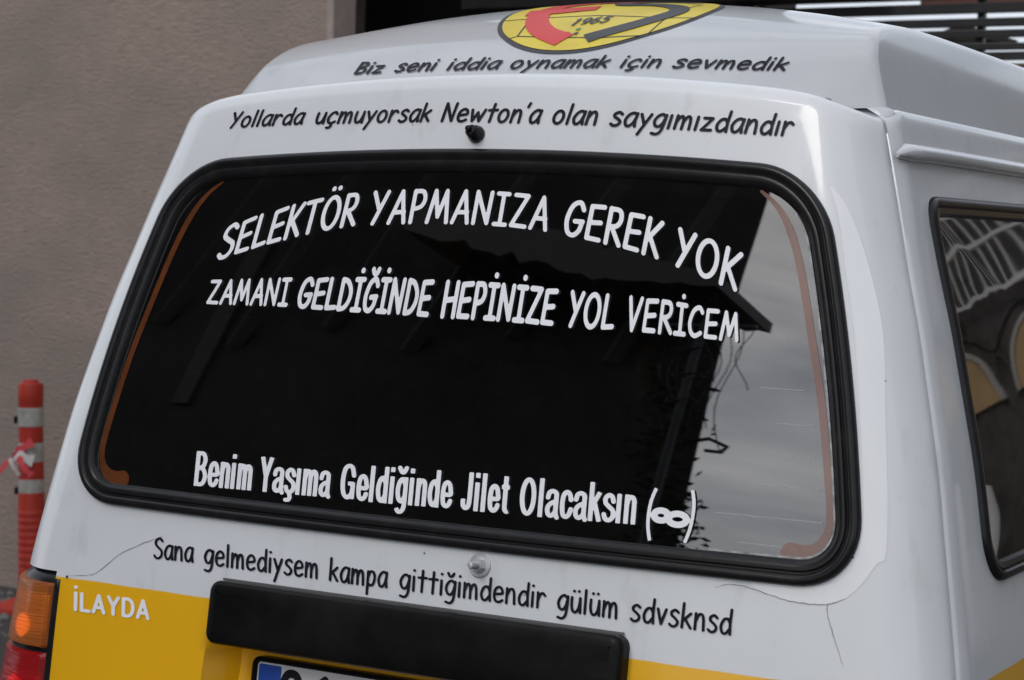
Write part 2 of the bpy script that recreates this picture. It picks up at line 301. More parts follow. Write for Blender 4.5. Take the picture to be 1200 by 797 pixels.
def offset_loop(P,d):
    """inward offset of a ccw loop"""
    a=np.roll(P,1,0);b=np.roll(P,-1,0);t=b-a;t/=np.linalg.norm(t,axis=1)[:,None]+1e-12
    return P+np.stack([-t[:,1],t[:,0]],1)*d
def inside(P,x,z):
    c=False;n=len(P);j=n-1
    for i in range(n):
        if (P[i][1]>z)!=(P[j][1]>z) and x<(P[j][0]-P[i][0])*(z-P[i][1])/(P[j][1]-P[i][1])+P[i][0]: c=not c
        j=i
    return c
RW=rear_outline()
def rear_on(x,z,off=0.0):
    e=1e-3; y=rear_y(x,z); n=Vector(((rear_y(x+e,z)-y)/e,-1,(rear_y(x,z+e)-y)/e)).normalized()
    return Vector((x,y,z))+n*off
def skin_on(x,z,off=0.0):
    """tailgate skin, following the rounded corner; x measured on the flat extended plane"""
    xe=halfw(z)-RC
    if abs(x)<=xe: return rear_on(x,z,off)
    s=1 if x>0 else -1; d=abs(x)-xe; a=1.02*d/RC   # arc position
    return ring_pt('cr' if s>0 else 'cl',min(88,math.degrees(a)),z,off)[0]
def side_on(sgn):
    def f(y,z,off=0.0):
        e=1e-3;w=halfw(z);n=Vector((sgn,0,-(halfw(z+e)-w)/e)).normalized()
        return Vector((sgn*w,y,z))+n*off
    return f
def quad_loop(TL,TR,BR,BL,r):
    """rounded window loop (u,v) given corners, ccw"""
    C=[np.array(c,float) for c in (BL,BR,TR,TL)];P=[]
    for i in range(4):
        c=C[i];a=C[i-1];b=C[(i+1)%4]
        rr=r[i];p0=c+(a-c)/np.linalg.norm(a-c)*rr;p1=c+(b-c)/np.linalg.norm(b-c)*rr
        P+=bez(p0,c,p1,9)
        q=C[(i+1)%4];q0=q+(c-q)/np.linalg.norm(c-q)*r[(i+1)%4]
        for t in np.linspace(0,1,10)[1:-1]:P.append((p1+(q0-p1)*t).tolist())
    return np.array(P)
SW=[quad_loop((.092,1.556),(1.06,1.562),(1.06,1.117),(.040,1.117),(.06,.05,.045,.035)),
    quad_loop((1.16,1.562),(1.86,1.562),(1.86,1.117),(1.16,1.117),(.045,.045,.045,.045)),
    quad_loop((1.95,1.55),(2.42,1.55),(2.70,1.12),(1.95,1.12),(.045,.06,.05,.045))]

van=empty('microvan',(0,0,0),'white and yellow high roof microvan with white slogans across its dark rear window','van')
ZR=list(np.arange(.34,1.6501,.0125))
def band(kinds,zs,hole,mat_,name,off=0.0,rec=False,edge=None,smooth=True,flip=False):
    """kinds: list of (kind,t-func(z)) columns"""
    V=[];F=[];P=[]
    for z in zs:
        row=[]
        for k,t in kinds:
            tt=t(z) if callable(t) else t
            p,n=ring_pt(k,tt,z,off,rec); row.append(len(V)); V.append(p)
        P.append(row)
    for i in range(len(P)-1):
        for j in range(len(P[0])-1):
            q=(P[i][j],P[i][j+1],P[i+1][j+1],P[i+1][j])
            if hole:
                c=sum((V[a] for a in q),Vector())/4
                if hole(c):continue
            F.append(q if not flip else q[::-1])
    return V,F,P
def rearhole(d):
    Lp=offset_loop(RW,d)
    return lambda c: c.z>1.1 and abs(c.x)<.56 and inside(Lp,c.x,c.z)
REAR=[('rear',t) for t in np.linspace(-1,1,101)]
CR=lambda a,b,n,k:[(k,t) for t in np.linspace(a,b,n)]
# tailgate skin with rolled edges
cols=CR(PHI,0,12,'cl')[:-1]+REAR+CR(0,PHI,12,'cr')[1:]
zt_=[z for z in ZR if z>=.63]
_rh=rearhole(.014)
V,F,P=band(cols,zt_,lambda c:_rh(c) or (.69<c.z<1.022 and abs(c.x)>.566),None,None,0,True)
def roll(V,F,P,side,inn=.018):
    """fold the vertical end of a panel inwards"""
    col=[r[0] if side<0 else r[-1] for r in P]; nb=[r[1] if side<0 else r[-2] for r in P]; new=[];new2=[]
    for a,b in zip(col,nb):
        d=(V[a]-V[b]).normalized(); x=V[a]; c=Vector((0,.6,1.2)); inw=(Vector((0,x.y+.35,x.z))-x).normalized()
        new.append(len(V)); V.append(x+d*.003+inw*.003); new2.append(len(V)); V.append(x+d*.003+inw*inn)
    for i in range(len(P)-1):
        for u,v in ((col,new),(new,new2)):
            q=(u[i],v[i],v[i+1],u[i+1]) if side>0 else (v[i],u[i],u[i+1],v[i+1]); F.append(q)
roll(V,F,P,-1);roll(V,F,P,1)
# shoulder rows over the top of the rear panel
def shoulder(V,F,P,cols,side_z=None):
    top=P[-1]
    for ins,dz in ((.002,.004),(.006,.0085),(.012,.011),(.020,9),(.032,9),(.046,9),(.062,9),(.13,9)):
        row=[]
        for (k,t),a in zip(cols,P[-1] if False else top0):
            tt=t(1.65) if callable(t) else t
            p,n=ring_pt(k,tt,1.65,0,True); n2=Vector((n.x,n.y,0)).normalized()
            q=p-n2*ins+Vector((0,0,dz))
            if dz==9:
                t_=min(1,max(0,(ins-.012)/.05)); t_=t_*t_*(3-2*t_); z0=p.z+.0115; wq=min(1,max(0,(abs(q.x)-.25)/.17)); z1=z0+wq*max(0,zseam(q.x)+.0003-z0); q.z=z0+(z1-z0)*t_
            row.append(len(V)); V.append(q)
        for j in range(len(row)-1): F.append((top[j],top[j+1],row[j+1],row[j]))
        top=row
top0=P[-1]; shoulder(V,F,P,cols)
tailgate=mesh('tailgate',V,F,M['paint'],van,True,50); tag(tailgate,'white rear door with yellow lower half and fine paint cracks')
for kk_ in('cl','cr'):
    cc=CR(56,86,10,kk_) if kk_=='cr' else CR(86,56,10,kk_)
    V,F,P=band(cc,[1.60,1.615,1.63,1.64,1.65],None,None,None,-.0010,True); top0=P[-1]; shoulder(V,F,P,cc)
    V=[v-Vector((0,0,.0006)) for v in V]
    mesh('corner_plate',V,F,M['cap'],van,True,50)
# body sides, lower rear valance, nose
def sidecols(k,n0=90):
    c=CR(PHI+3,90,5,k.replace('s','c'))[:-1]
    ys=list(np.linspace(0,1,n0))
    for u in ys: c.append((k,(lambda z,u=u:side_y0(z)+(front_y(z)-.12-side_y0(z))*u)))
    return c
wheels=[(.55,.27),(2.42,.27)]
def sidehole(d):
    Ls=[offset_loop(w,d) for w in SW]
    def f(c):
        for l in Ls:
            if c.z>1.1 and inside(l,c.y,c.z):return True
        for wy,wz in wheels:
            if (c.y-wy)**2+(c.z-wz)**2<.31**2:return True
        return False
    return f
for k in('sr','sl'):
    c=sidecols(k); V,F,P=band(c,ZR,sidehole(.014),None,None,0.0,True,flip=(k=='sl'))
    roll(V,F,P,-1,.02); top0=P[-1]
    # top edge runs in under the roof
    top=P[-1]
    for ins,dz in ((.002,.003),(.006,.005),(.03,.006),(.05,.006),(.13,.006)):
        row=[]
        for (kk,t) in c:
            tt=t(1.65) if callable(t) else t
            p,n=ring_pt(kk,tt,1.65,0,True);n2=Vector((n.x,n.y,0)).normalized();row.append(len(V));V.append(Vector((p.x,p.y,max(p.z+dz,p.z+dz+(1.656-p.z-dz)*min(1,ins/.03))))-n2*ins)
        for j in range(len(row)-1):F.append((top[j],top[j+1],row[j+1],row[j]))
        top=row
    o=mesh('side_panel',V,F,M['paint'],van,True,50)
    # seam backing strip seen down the gap beside the tailgate
    mb=MB();pr=None
    for z in zt_[::3]+[zt_[-1]]:
        kk='cr' if k=='sr' else 'cl'
        a,_=ring_pt(kk,PHI-8,z,-.014);b,_=ring_pt(kk,PHI+11,z,-.014)
        if pr: mb.add([pr[0],pr[1],b,a],[(0,1,2,3)])
        pr=(a,b)
    mb.build('door_seal',M['rubber'],van,True)
# valance below the tailgate
V,F,P=band(CR(PHI,0,8,'cl')[:-1]+[('rear',t) for t in np.linspace(-1,1,25)]+CR(0,PHI,8,'cr')[1:],[z for z in ZR if z<.63],None,None,None,-.004)
mesh('rear_valance',V,F,M['paint'],van,True,50)
# nose with windscreen opening
mb=MB();zs=list(np.arange(.34,1.651,.04))+[1.66];cs=np.linspace(-1,1,21);idx=[]
for z in zs:
    w=halfw(z)
    for u in cs:
        x=u*w; y=front_y(z)+.04-.16*abs(u)**4
        mb.V.append(Vector((x,y,z)))
for i in range(len(zs)-1):
    for j in range(20):
        if 1.02<zs[i] and zs[i+1]<1.62 and 1<=j<19: continue
        a=i*21+j; mb.F.append((a+1,a,a+21,a+22))
mb.build('nose_panel',M['paint'],van,True,50)
mb=MB();zz=[z for z in zs if z>1.0 and z<1.64]
for z in zz:
    for u in cs[1:20]:
        mb.V.append(Vector((u*halfw(z),front_y(z)+.036-.16*abs(u)**4,z)))
for i in range(len(zz)-1):
    for j in range(18):
        a=i*19+j; mb.F.append((a+1,a,a+19,a+20))
mb.build('windscreen',M['sglass'],van,True)
for s in(-1,1):
    mb=MB(); mb.lathe([(0,.03),(.06,.028),(.085,.015),(.09,0)],20,(s*.46,YF-.005,.72),(0,1,0)); mb.build('headlight',M['silver'],van,True)
# inner lining
def inring(hr,hs):
    c=CR(90,0,6,'cl')[:-1]+[('rear',t) for t in np.linspace(-1,1,81)]+CR(0,90,6,'cr')[1:]
    V,F,P=band(c,[z for z in ZR if z>.6][::2]+[1.645],hr,None,None,-.03,True); return V,F
mb=MB(); V,F=inring(rearhole(-.004),None); mb.add(V,F)
for k in('sr','sl'):
    cc=[(k,(lambda z,u=u:side_y0(z)+(front_y(z)-.14-side_y0(z))*u)) for u in np.linspace(0,1,70)]
    Ls=[offset_loop(w,-.004) for w in SW]
    V,F,P=band(cc,[z for z in ZR if z>.6][::2]+[1.645],lambda c:c.z>1.1 and any(inside(l,c.y,c.z) for l in Ls),None,None,-.03)
    mb.add(V,F)
mb.box(-.64,.64,0,2.7,.60,.62)
mb.build('interior_lining',M['inner'],van,True,50)
# ---------------------------------------------------------------- high roof
us=[i/80 for i in range(-80,81)]
vs=[0,.004,.008,.013]+list(np.arange(.02,.3,.007))+list(np.arange(.3,.5,.0125))+list(np.arange(.5,2.2,.06))
mb=MB();nU=len(us)
def rp(x,D):
    return Vector((x,rear_y(x,zseam(x))+D,roof_z(x,D)))
for v in vs:
    for u in us:
        u=math.copysign(1-(1-abs(u))**1.35,u); x=roof_w(v)*u
        D=roof_base(x)+.001+v; p=rp(x,D)
        if abs(u)==1: p.z=1.652
        mb.V.append(p)
nv=len(vs)
for i in range(nv-1):
    for j in range(nU-1):
        a=i*nU+j; mb.F.append((a,a+1,a+1+nU,a+nU))
# lip: outward and downward skirt on rear and both sides
loop=[i*nU for i in range(nv-1,0,-1)]+list(range(nU))+[(i+1)*nU-1 for i in range(1,nv)]
prev=loop
cen=Vector((0,1.1,0))
for outw,dz in ((.0022,-.001),(.003,-.003),(.0025,-.006),(-.003,-.0075),(-.003,-.055)):
    row=[]
    for k,i in enumerate(loop):
        sd_=1.0 if (k<nv-12 or k>len(loop)-nv+12) else 0.0
        p=mb.V[i]; a=mb.V[loop[max(0,k-1)]]; b=mb.V[loop[min(len(loop)-1,k+1)]]
        t=(b-a); n=Vector((t.y,-t.x,0)).normalized()
        row.append(len(mb.V)); mb.V.append(p+n*outw*sd_+Vector((0,0,dz)))
    for k in range(len(loop)-1): mb.F.append((prev[k+1],prev[k],row[k],row[k+1]))
    prev=row
# front end of the roof
row=[(nv-1)*nU+j for j in range(nU)]; base=len(mb.V)
for j in row:
    p=mb.V[j]; mb.V.append(Vector((p.x,p.y+.22,1.64)))
for j in range(nU-1): mb.F.append((row[j],row[j+1],base+j+1,base+j))
roof=mb.build('high_roof',M['cap'],van,True,38); tag(roof,'white moulded high roof with round club emblem on its rear slope')
# rain gutter along both sides
for s in(-1,1):
    mb=MB();n=60;prof=[(-.004,.014),(.004,.012),(.012,.007),(.0145,.001),(.012,-.005),(.006,-.007),(-.004,-.006)];m=len(prof)
    for i in range(n+1):
        y=(.028 if s>0 else .13)+(2.25)*i/n
        f=min(1,(y-.028)/.03+.25)
        for o,h in prof:
            z=1.604+h*f-.004*math.exp(-abs(y-.03)/.05); mb.V.append(Vector((s*(halfw(1.604)+o*f),y,z)))
    for i in range(n):
        for j in range(m-1):
            a=i*m+j; q=(a,a+1,a+1+m,a+m); mb.F.append(q if s<0 else q[::-1])
    mb.F.append(tuple(range(m)) if s>0 else tuple(range(m))[::-1])
    mb.build('rain_gutter',M['cap'],van,True,60)
# ---------------------------------------------------------------- window rubbers and panes
def seal(loop,on,name,parent,prof,matk='rubber',flip=False):
    mb=MB();n=len(loop);m=len(prof)
    Ls=[offset_loop(loop,d) for d,_ in prof]
    for i in range(n):
        for (d,h),l in zip(prof,Ls): mb.V.append(on(l[i][0],l[i][1],h))
    for i in range(n):
        for j in range(m-1):
            a=i*m+j;b=((i+1)%n)*m+j; q=(a,b,b+1,a+1); mb.F.append(q[::-1] if flip else q)
    return mb.build(name,M[matk],parent,True,50)
def pane(loop,on,name,parent,d,off,matk,flip=False,nx=40,bulge=0):
    """glass: rings shrinking to the middle, following the body surface"""
    l=offset_loop(loop,d);c=l.mean(0);mb=MB();n=len(l);rings=[1,.985,.96,.92,.85,.75,.6,.45,.3,.15]
    for r in rings:
        for p in l:
            q=c+(p-c)*r; mb.V.append(on(q[0],q[1],off+bulge*(1-r*r)))
    mb.V.append(on(c[0],c[1],off+bulge))
    for k in range(len(rings)-1):
        for i in range(n):
            a=k*n+i;b=k*n+(i+1)%n;q=(a,b,b+n,a+n);mb.F.append(q[::-1] if flip else q)
    k=(len(rings)-1)*n
    for i in range(n):
        q=(k+i,k+(i+1)%n,len(mb.V)-1);mb.F.append(q[::-1] if flip else q)
    return mb.build(name,M[matk],parent,True)
PROF=[(0,-.002),(.0003,.004),(.0025,.0078),(.0065,.0092),(.0105,.0085),(.0128,.0048),(.0150,.0045),(.0165,.0075),(.0200,.0080),(.0245,.0062),(.0282,.0018),(.0295,-.004)]
rw=pane(RW,rear_on,'rear_window',van,.027,-.0015,'glass'); tag(rw,'dark tinted rear window pane')
seal(RW,rear_on,'window_rubber',rw,PROF)
# pale dried edge of sealant on the right and in the lower corner of the pane
LI=offset_loop(RW,.0305)
def ribbon(pts,on,w,off,name,parent,matk,n=1):
    P=[np.array(p,float) for p in pts];mb=MB()
    for i,p in enumerate(P):
        t=P[min(i+1,len(P)-1)]-P[max(i-1,0)];t=t/(np.linalg.norm(t)+1e-9);nn=np.array([-t[1],t[0]]);ww=w[i] if isinstance(w,(list,tuple)) else w
        for s in(-1,1): q=p+nn*s*ww/2; mb.V.append(on(q[0],q[1],off))
    for i in range(len(P)-1): mb.F.append((2*i+1,2*i,2*i+2,2*i+3))
    return mb.build(name,M[matk],parent)
def smooth_pts(P,n=8):
    P=[np.array(p,float) for p in P];out=[]
    for i in range(len(P)-1):
        p0=P[max(i-1,0)];p1=P[i];p2=P[i+1];p3=P[min(i+2,len(P)-1)]
        for k in range(n):
            t=k/n;out.append(.5*((2*p1)+(-p0+p2)*t+(2*p0-5*p1+4*p2-p3)*t*t+(-p0+3*p1-3*p2+p3)*t**3))
    out.append(P[-1]);return out
M['sealant']=mat('dry_sealant',(.42,.43,.44),.8,noise=[((1,1,1),70,4,(.15,.15,.15),.4,.7)])
pe=[p for p in LI if p[0]>.36 and p[1]<1.53]
ribbon(pe,rear_on,.0022,.001,'dry_sealant',rw,'sealant')
for s in(-1,1):
    pts=[(.385,1.556),(.408,1.538),(.428,1.510),(.447,1.465),(.470,1.39),(.490,1.32),(.507,1.24),(.514,1.195),(.508,1.172),(.494,1.160),(.470,1.157)]
    P=smooth_pts([(s*a,b) for a,b in pts],6); n=len(P)
    wd=[.003+.006*min(1,i/(n*.2)) for i in range(n)]
    wd=[(w if i<n*.74 else .009+.014*(i-n*.74)/(n*.26)) for i,w in enumerate(wd)]
    ribbon(P if s>0 else P[::-1],rear_on,wd if s>0 else wd[::-1],-.0009,'orange_trim',rw,'orange')
    # rounded tab at the foot of the trim
    t=[(s*(.473+.0120*math.cos(a)),1.1575+.0115*math.sin(a)) for a in np.linspace(0,2*math.pi,16,endpoint=False)]
    mb=MB();mb.V=[rear_on(x,z,-.0006) for x,z in t];mb.F=[tuple(range(16))];mb.build('orange_trim',M['orange'],rw)
M['wire']=mat('heater_wire',(.20,.19,.19),.6)
for i in range(9):
    z=1.19+i*.038
    ribbon([(x,z) for x in np.linspace(-(.512-i*.012),(.512-i*.012),30)],rear_on,.0009,-.003,'heater_wire',rw,'wire')
M['wire2']=mat('pale_heater_wire',(.36,.36,.38),.6)  # paler colour for short wire lengths on the right of the pane
for x0,x1,z in((.415,.468,1.334),(.44,.485,1.296),(.46,.49,1.262),(.395,.50,1.228),(.378,.506,1.193),(.41,.478,1.163)):
    ribbon([(x,z+random.uniform(-.0002,.0002)) for x in np.linspace(x0,x1,14)],rear_on,.0009,-.0008,'heater_wire',rw,'wire2')
for s in(-1,1):
    on=side_on(s)
    for k,w in enumerate(SW):
        # loops are in (y,z): seen from +x this is ccw, from -x cw
        g=pane(w,on,'side_window',van,.020,-.0015,'sglass',flip=(s<0),bulge=.004)
        seal(w,on,'window_rubber',g,[(-.001,-.002),(0,.004),(.004,.008),(.009,.008),(.012,.004),(.014,.006),(.020,.005),(.024,-.004)],flip=(s<0))
# ---------------------------------------------------------------- interior seats
for y0,xs in ((.62,(-.32,.32)),(1.85,(-.34,.34))):
    for x in xs:
        mb=MB();mb.box(x-.23,x+.23,y0,y0+.45,.66,.86);mb.box(x-.22,x+.22,y0-.10,y0+.02,.86,1.28);mb.box(x-.12,x+.12,y0-.08,y0+.0,1.31,1.45)
        mb.beam((x-.05,y0-.04,1.27),(x-.05,y0-.04,1.32),.012);mb.beam((x+.05,y0-.04,1.27),(x+.05,y0-.04,1.32),.012)
        mb.build('seat',M['seat'],van,True,40,bevel=.03)
# ---------------------------------------------------------------- fittings
# washer nozzle
b=rear_on(-.003,1.6195);nrm=(rear_on(-.003,1.6195,1)-b).normalized()
mb=MB();mb.lathe([(.0,-.002),(.0105,-.002),(.0115,.002),(.0108,.006),(.0085,.012),(.0078,.0165),(.0062,.0190),(0,.0195)],24,b,nrm);noz=mb.build('washer_nozzle',M['rubber'],van,True,40)
mb=MB();mb.lathe([(.0,.0195),(.0042,.0195),(.0044,.021),(.003,.024),(0,.0245)],12,b+Vector((-.001,0,.001)),nrm);mb.build('nozzle_jet',M['plastic'],noz,True,40)
# bolt with washer
b=rear_on(.0865,1.1035);nrm=(rear_on(.0865,1.1035,1)-b).normalized()
mb=MB();mb.lathe([(0,0),(.0145,0),(.0145,.0022),(.0135,.003),(0,.003)],28,b,nrm);blt=mb.build('washer',M['silver'],van,True,35)
mb=MB();mb.lathe([(0,.003),(.0095,.003),(.0095,.009),(.0083,.0105),(0,.0105)],6,b,nrm);mb.build('nut',M['silver'],blt)
mb=MB();pr=[(0,.0105)]
for i in range(6): pr+=[(.0048,.0105+i*.0022),(.0041,.0116+i*.0022)]
pr+=[(.0035,.0245),(0,.025)]
mb.lathe(pr,16,b,nrm);mb.build('threaded_stud',M['silver'],blt)
# black handle garnish
def rrect(x0,x1,z0,z1,r,n=7):
    P=[]
    for cx,cz,a0 in ((x1-r,z0+r,-90),(x1-r,z1-r,0),(x0+r,z1-r,90),(x0+r,z0+r,180)):
        for k in range(n): a=math.radians(a0+90*k/(n-1));P.append([cx+r*math.cos(a),cz+r*math.sin(a)])
    return np.array(P)
def plaque(x0,x1,z0,z1,r,on,prof,matk,name,parent,angle=50):
    P=rrect(x0,x1,z0,z1,r);mb=MB();n=len(P);seg=[]
    # densify the long edges
    Q=[]
    for i in range(n):
        a=P[i];c=P[(i+1)%n];m=max(1,int(np.linalg.norm(c-a)/.03));
        for k in range(m):Q.append(a+(c-a)*k/m)
    Q=np.array(Q);n=len(Q)
    for d,h in prof:
        l=offset_loop(Q,d)
        for p in l: mb.V.append(on(p[0],p[1],h))
    for k in range(len(prof)-1):
        for i in range(n):
            a=k*n+i;c=k*n+(i+1)%n;mb.F.append((a,c,c+n,a+n))
    k=(len(prof)-1)*n
    # fan cap with zipper across z
    c=Q.mean(0);mb.V.append(on(c[0],c[1],prof[-1][1]));
    for i in range(n):mb.F.append((k+i,k+(i+1)%n,len(mb.V)-1))
    return mb.build(name,M[matk],parent,True,angle)
g=plaque(-.292,.292,.967,1.046,.014,rear_on,[(0,-.002),(0,.014),(.0008,.018),(.0028,.021),(.006,.0225),(.016,.0235),(.030,.024)],'plastic','handle_garnish',van)
tag(g,'black plastic handle strip above the number plate')
M['lip']=mat('worn_plastic_edge',(.10,.10,.10),.5)
# raised rim line along its top
ribbon([(x,1.0475) for x in np.linspace(-.285,.285,30)],rear_on,.003,.003,'garnish_gasket',g,'lip')
# number plate in its recess
def rec_on(x,z,off=0.0):
    p=rear_on(x,z,0); return Vector((p.x,p.y+.046,p.z))+Vector((0,-1,.05)).normalized()*off
M['plate']=mat('plate_white',(.72,.72,.72),.35,noise=[((1,1,1),12,5,(.6,.6,.59),.4,.8)]); M['blue']=mat('plate_blue',(.02,.08,.42),.35)
pf=plaque(-.253,.253,.830,.9495,.012,rec_on,[(0,0),(0,.011),(.002,.0125),(.0055,.0125),(.007,.0085),(.014,.0055)],'plastic','plate_frame',van)
pl=plaque(-.2455,.2455,.838,.9425,.005,rec_on,[(0,.006),(0,.0085),(.002,.009)],'plate','number_plate',van)
plaque(-.243,-.208,.840,.9405,.003,rec_on,[(0,.0093),(.002,.0096)],'blue','country_band',pl)
# tail lamps
M['reflector']=mat('lamp_reflector',(.75,.75,.75),.3,metal=.7)
M['amber']=mat('amber_lens',(.75,.18,.008),.5,trans=.6,ior=1.45,coat=.5,bump=[((1,1,14),40,0,.35,.002)])
M['redlens']=mat('red_lens',(.55,.015,.02),.2,trans=.45,ior=1.45,coat=.5,bump=[((1,1,14),40,0,.35,.002)])
M['amberlit']=mat('amber_bulb',(.9,.35,.05),.5,emit=((1,.40,.04),.7)); M['redlit']=mat('red_bulb',(.8,.05,.03),.5,emit=((1,.06,.03),.8))
def lamp_pt(k,s,z,off):
    # the lamp is sunk into an opening of the rear door
    # k 0..1 : from inner edge round the corner to the side
    xe=halfw(z)-RC; L1=max(.001,xe-.5495) if xe>.5495 else .001; L2=RC*math.radians(88); tot=L1+L2; d=k*tot
    if d<L1: p,n=ring_pt('rear',s*(.5495+d)/xe,z,off)
    else: p,n=ring_pt('cr' if s>0 else 'cl',math.degrees((d-L1)/RC),z,off)
    return p
def lamp_grid(z0,z1,k0,k1,off,s,edge,nz=14,nk=22):
    mb=MB();zs=np.linspace(z0,z1,nz);ks=np.linspace(k0,k1,nk)
    for i,z in enumerate(zs):
        for j,k in enumerate(ks):
            d=min((z-z0),(z1-z),(k-k0)*.14,(k1-k)*.14); o=off if d>edge else off-(edge-d)*1.0-(.010 if d<=1e-9 else 0)
            mb.V.append(lamp_pt(k,s,z,o))
    for i in range(nz-1):
        for j in range(nk-1):
            a=i*nk+j;q=(a,a+1,a+1+nk,a+nk);mb.F.append(q if s>0 else q[::-1])
    return mb
for s in(-1,1):
    h=lamp_grid(.690,1.0275,0,1,.0015,s,.001,30).build('tail_lamp',M['rubber'],van,True,50)
    lamp_grid(.9225,1.013,.075,.985,.009,s,.004,26).build('amber_lens',M['amber'],h,True,60)
    lamp_grid(.72,.9215,.075,.985,.009,s,.004,30).build('red_lens',M['redlens'],h,True,60)
    lamp_grid(.930,1.006,.09,.97,.0028,s,.001,8).build('lamp_reflector',M['reflector'],h,True,60);lamp_grid(.73,.914,.09,.97,.0028,s,.001,8).build('lamp_reflector',M['reflector'],h,True,60)
    for z,mk in((.950,'amberlit'),(.868,'redlit')):
        c=lamp_pt(.38,s,z,.0032);mb=MB();n=lamp_pt(.38,s,z,.02)-c
        mb.lathe([(.016,0),(.014,.001),(.009,.0022),(0,.003)],16,c,n);mb.build('lamp_bulb',M[mk],h,True)
# bumper, wheels, underbody
mb=MB();sec=[(0,.30),(-.05,.30),(-.07,.34),(-.07,.42),(-.05,.46),(0,.46)]
ks=[(-.70,.30),(-.70,.06),(-.66,-.10),(-.58,-.16),(0,-.19),(.58,-.16),(.66,-.10),(.70,.06),(.70,.30)]
for (x,y) in ks:
    n=Vector((x*1.1,-.35,0)).normalized() if abs(x)>.6 else Vector((0,-1,0))
    for d,z in sec: mb.V.append(Vector((x,y-.0,z))+n*(-d)*.9)
m=len(sec)
for i in range(len(ks)-1):
    for j in range(m): a=i*m+j;b2=i*m+(j+1)%m; mb.F.append((a,b2,b2+m,a+m))
mb.build('rear_bumper',M['plastic'],van,True,40)
mb=MB();mb.box(-.62,.62,.1,2.8,.26,.34);mb.build('underbody',M['inner'],van)
for wy,wz in wheels:
    for s in(-1,1):
        mb=MB();mb.lathe([(.17,-.07),(.245,-.075),(.268,-.05),(.268,.05),(.245,.075),(.17,.07)],36,(s*.60,wy,wz),(s,0,0));w_=mb.build('wheel',M['tyre'],van,True,40)
        mb=MB();mb.lathe([(.17,.06),(.165,.03),(.12,.02),(.10,.04),(.05,.045),(0,.045)],28,(s*.60,wy,wz),(s,0,0));mb.build('rim',M['rim'],w_,True,40)
        mb=MB();pts=[(s*(halfw(max(.36,wz+.315*math.sin(a)))+.004),wy+.315*math.cos(a),max(.335,wz+.315*math.sin(a))) for a in np.linspace(.15,math.pi-.15,26)]
        mb.tube(pts,.016,8);mb.build('wheel_arch',M['paint'],van,True)
# bright patch beside rear window: painted sky reflection above, cracked putty below
M['putty_glare']=mat('putty_glare_paint',(.785,.80,.81),rough=.38,coat=.7,coat_rough=.07,noise=[((1,1,1),3,5,(.72,.735,.75),.35,.75)],bump=[((1,1,1),2.6,1,.28,.006),((1,1,1),14,3,.12,.003)])
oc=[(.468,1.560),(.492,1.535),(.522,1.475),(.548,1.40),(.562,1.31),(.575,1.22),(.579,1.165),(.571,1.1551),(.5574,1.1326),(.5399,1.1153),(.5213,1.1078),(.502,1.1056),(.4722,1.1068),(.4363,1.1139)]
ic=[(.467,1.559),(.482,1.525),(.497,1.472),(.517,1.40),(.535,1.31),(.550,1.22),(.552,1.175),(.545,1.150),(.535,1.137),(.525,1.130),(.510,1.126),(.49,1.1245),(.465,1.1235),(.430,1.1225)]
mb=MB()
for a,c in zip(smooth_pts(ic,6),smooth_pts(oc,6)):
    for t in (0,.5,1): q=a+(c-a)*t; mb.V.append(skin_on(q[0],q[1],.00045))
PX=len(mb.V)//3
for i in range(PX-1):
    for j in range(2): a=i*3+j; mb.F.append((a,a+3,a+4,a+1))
o=mb.build('putty_glare_patch',M['putty_glare'],tailgate,True)
# paint cracks, chips, dents
CR_=[[(-.5466,1.0229),(-.5071,1.0283),(-.4892,1.0369),(-.4606,1.06),(-.427,1.0767),(-.3907,1.0913)],
 [(.3885,1.1114),(.4106,1.1167),(.4363,1.1139),(.4722,1.1068),(.502,1.1056),(.5213,1.1078),(.5399,1.1153)],
 [(.5213,1.1078),(.5226,1.0952),(.530,1.078),(.545,1.0454)]]
for k,c in enumerate(CR_):
    P=smooth_pts(c,6);P=[p+np.array([random.uniform(-1,1),random.uniform(-1,1)])*.0005 for p in P];n=len(P)
    ribbon(P,skin_on,[.0009*(.45+.8*random.random())*(1 if 2<i<n-4 else .5) for i in range(n)],.0007,'paint_crack',tailgate,'crack')
for x,z,r in [(.008,1.11,.0013),(-.545,1.022,.003),(.545,1.16,.0012),(.56,1.35,.001),(-.1,1.632,.0008),(.15,1.076,.0009)]:
    mb=MB();mb.V=[rear_on(x+r*math.cos(a)*random.uniform(.6,1.3),z+r*math.sin(a)*random.uniform(.6,1.2),.0007) for a in np.linspace(0,2*math.pi,8,endpoint=False)];mb.F=[tuple(range(8))]
    mb.build('paint_chip',M['grime'],tailgate)
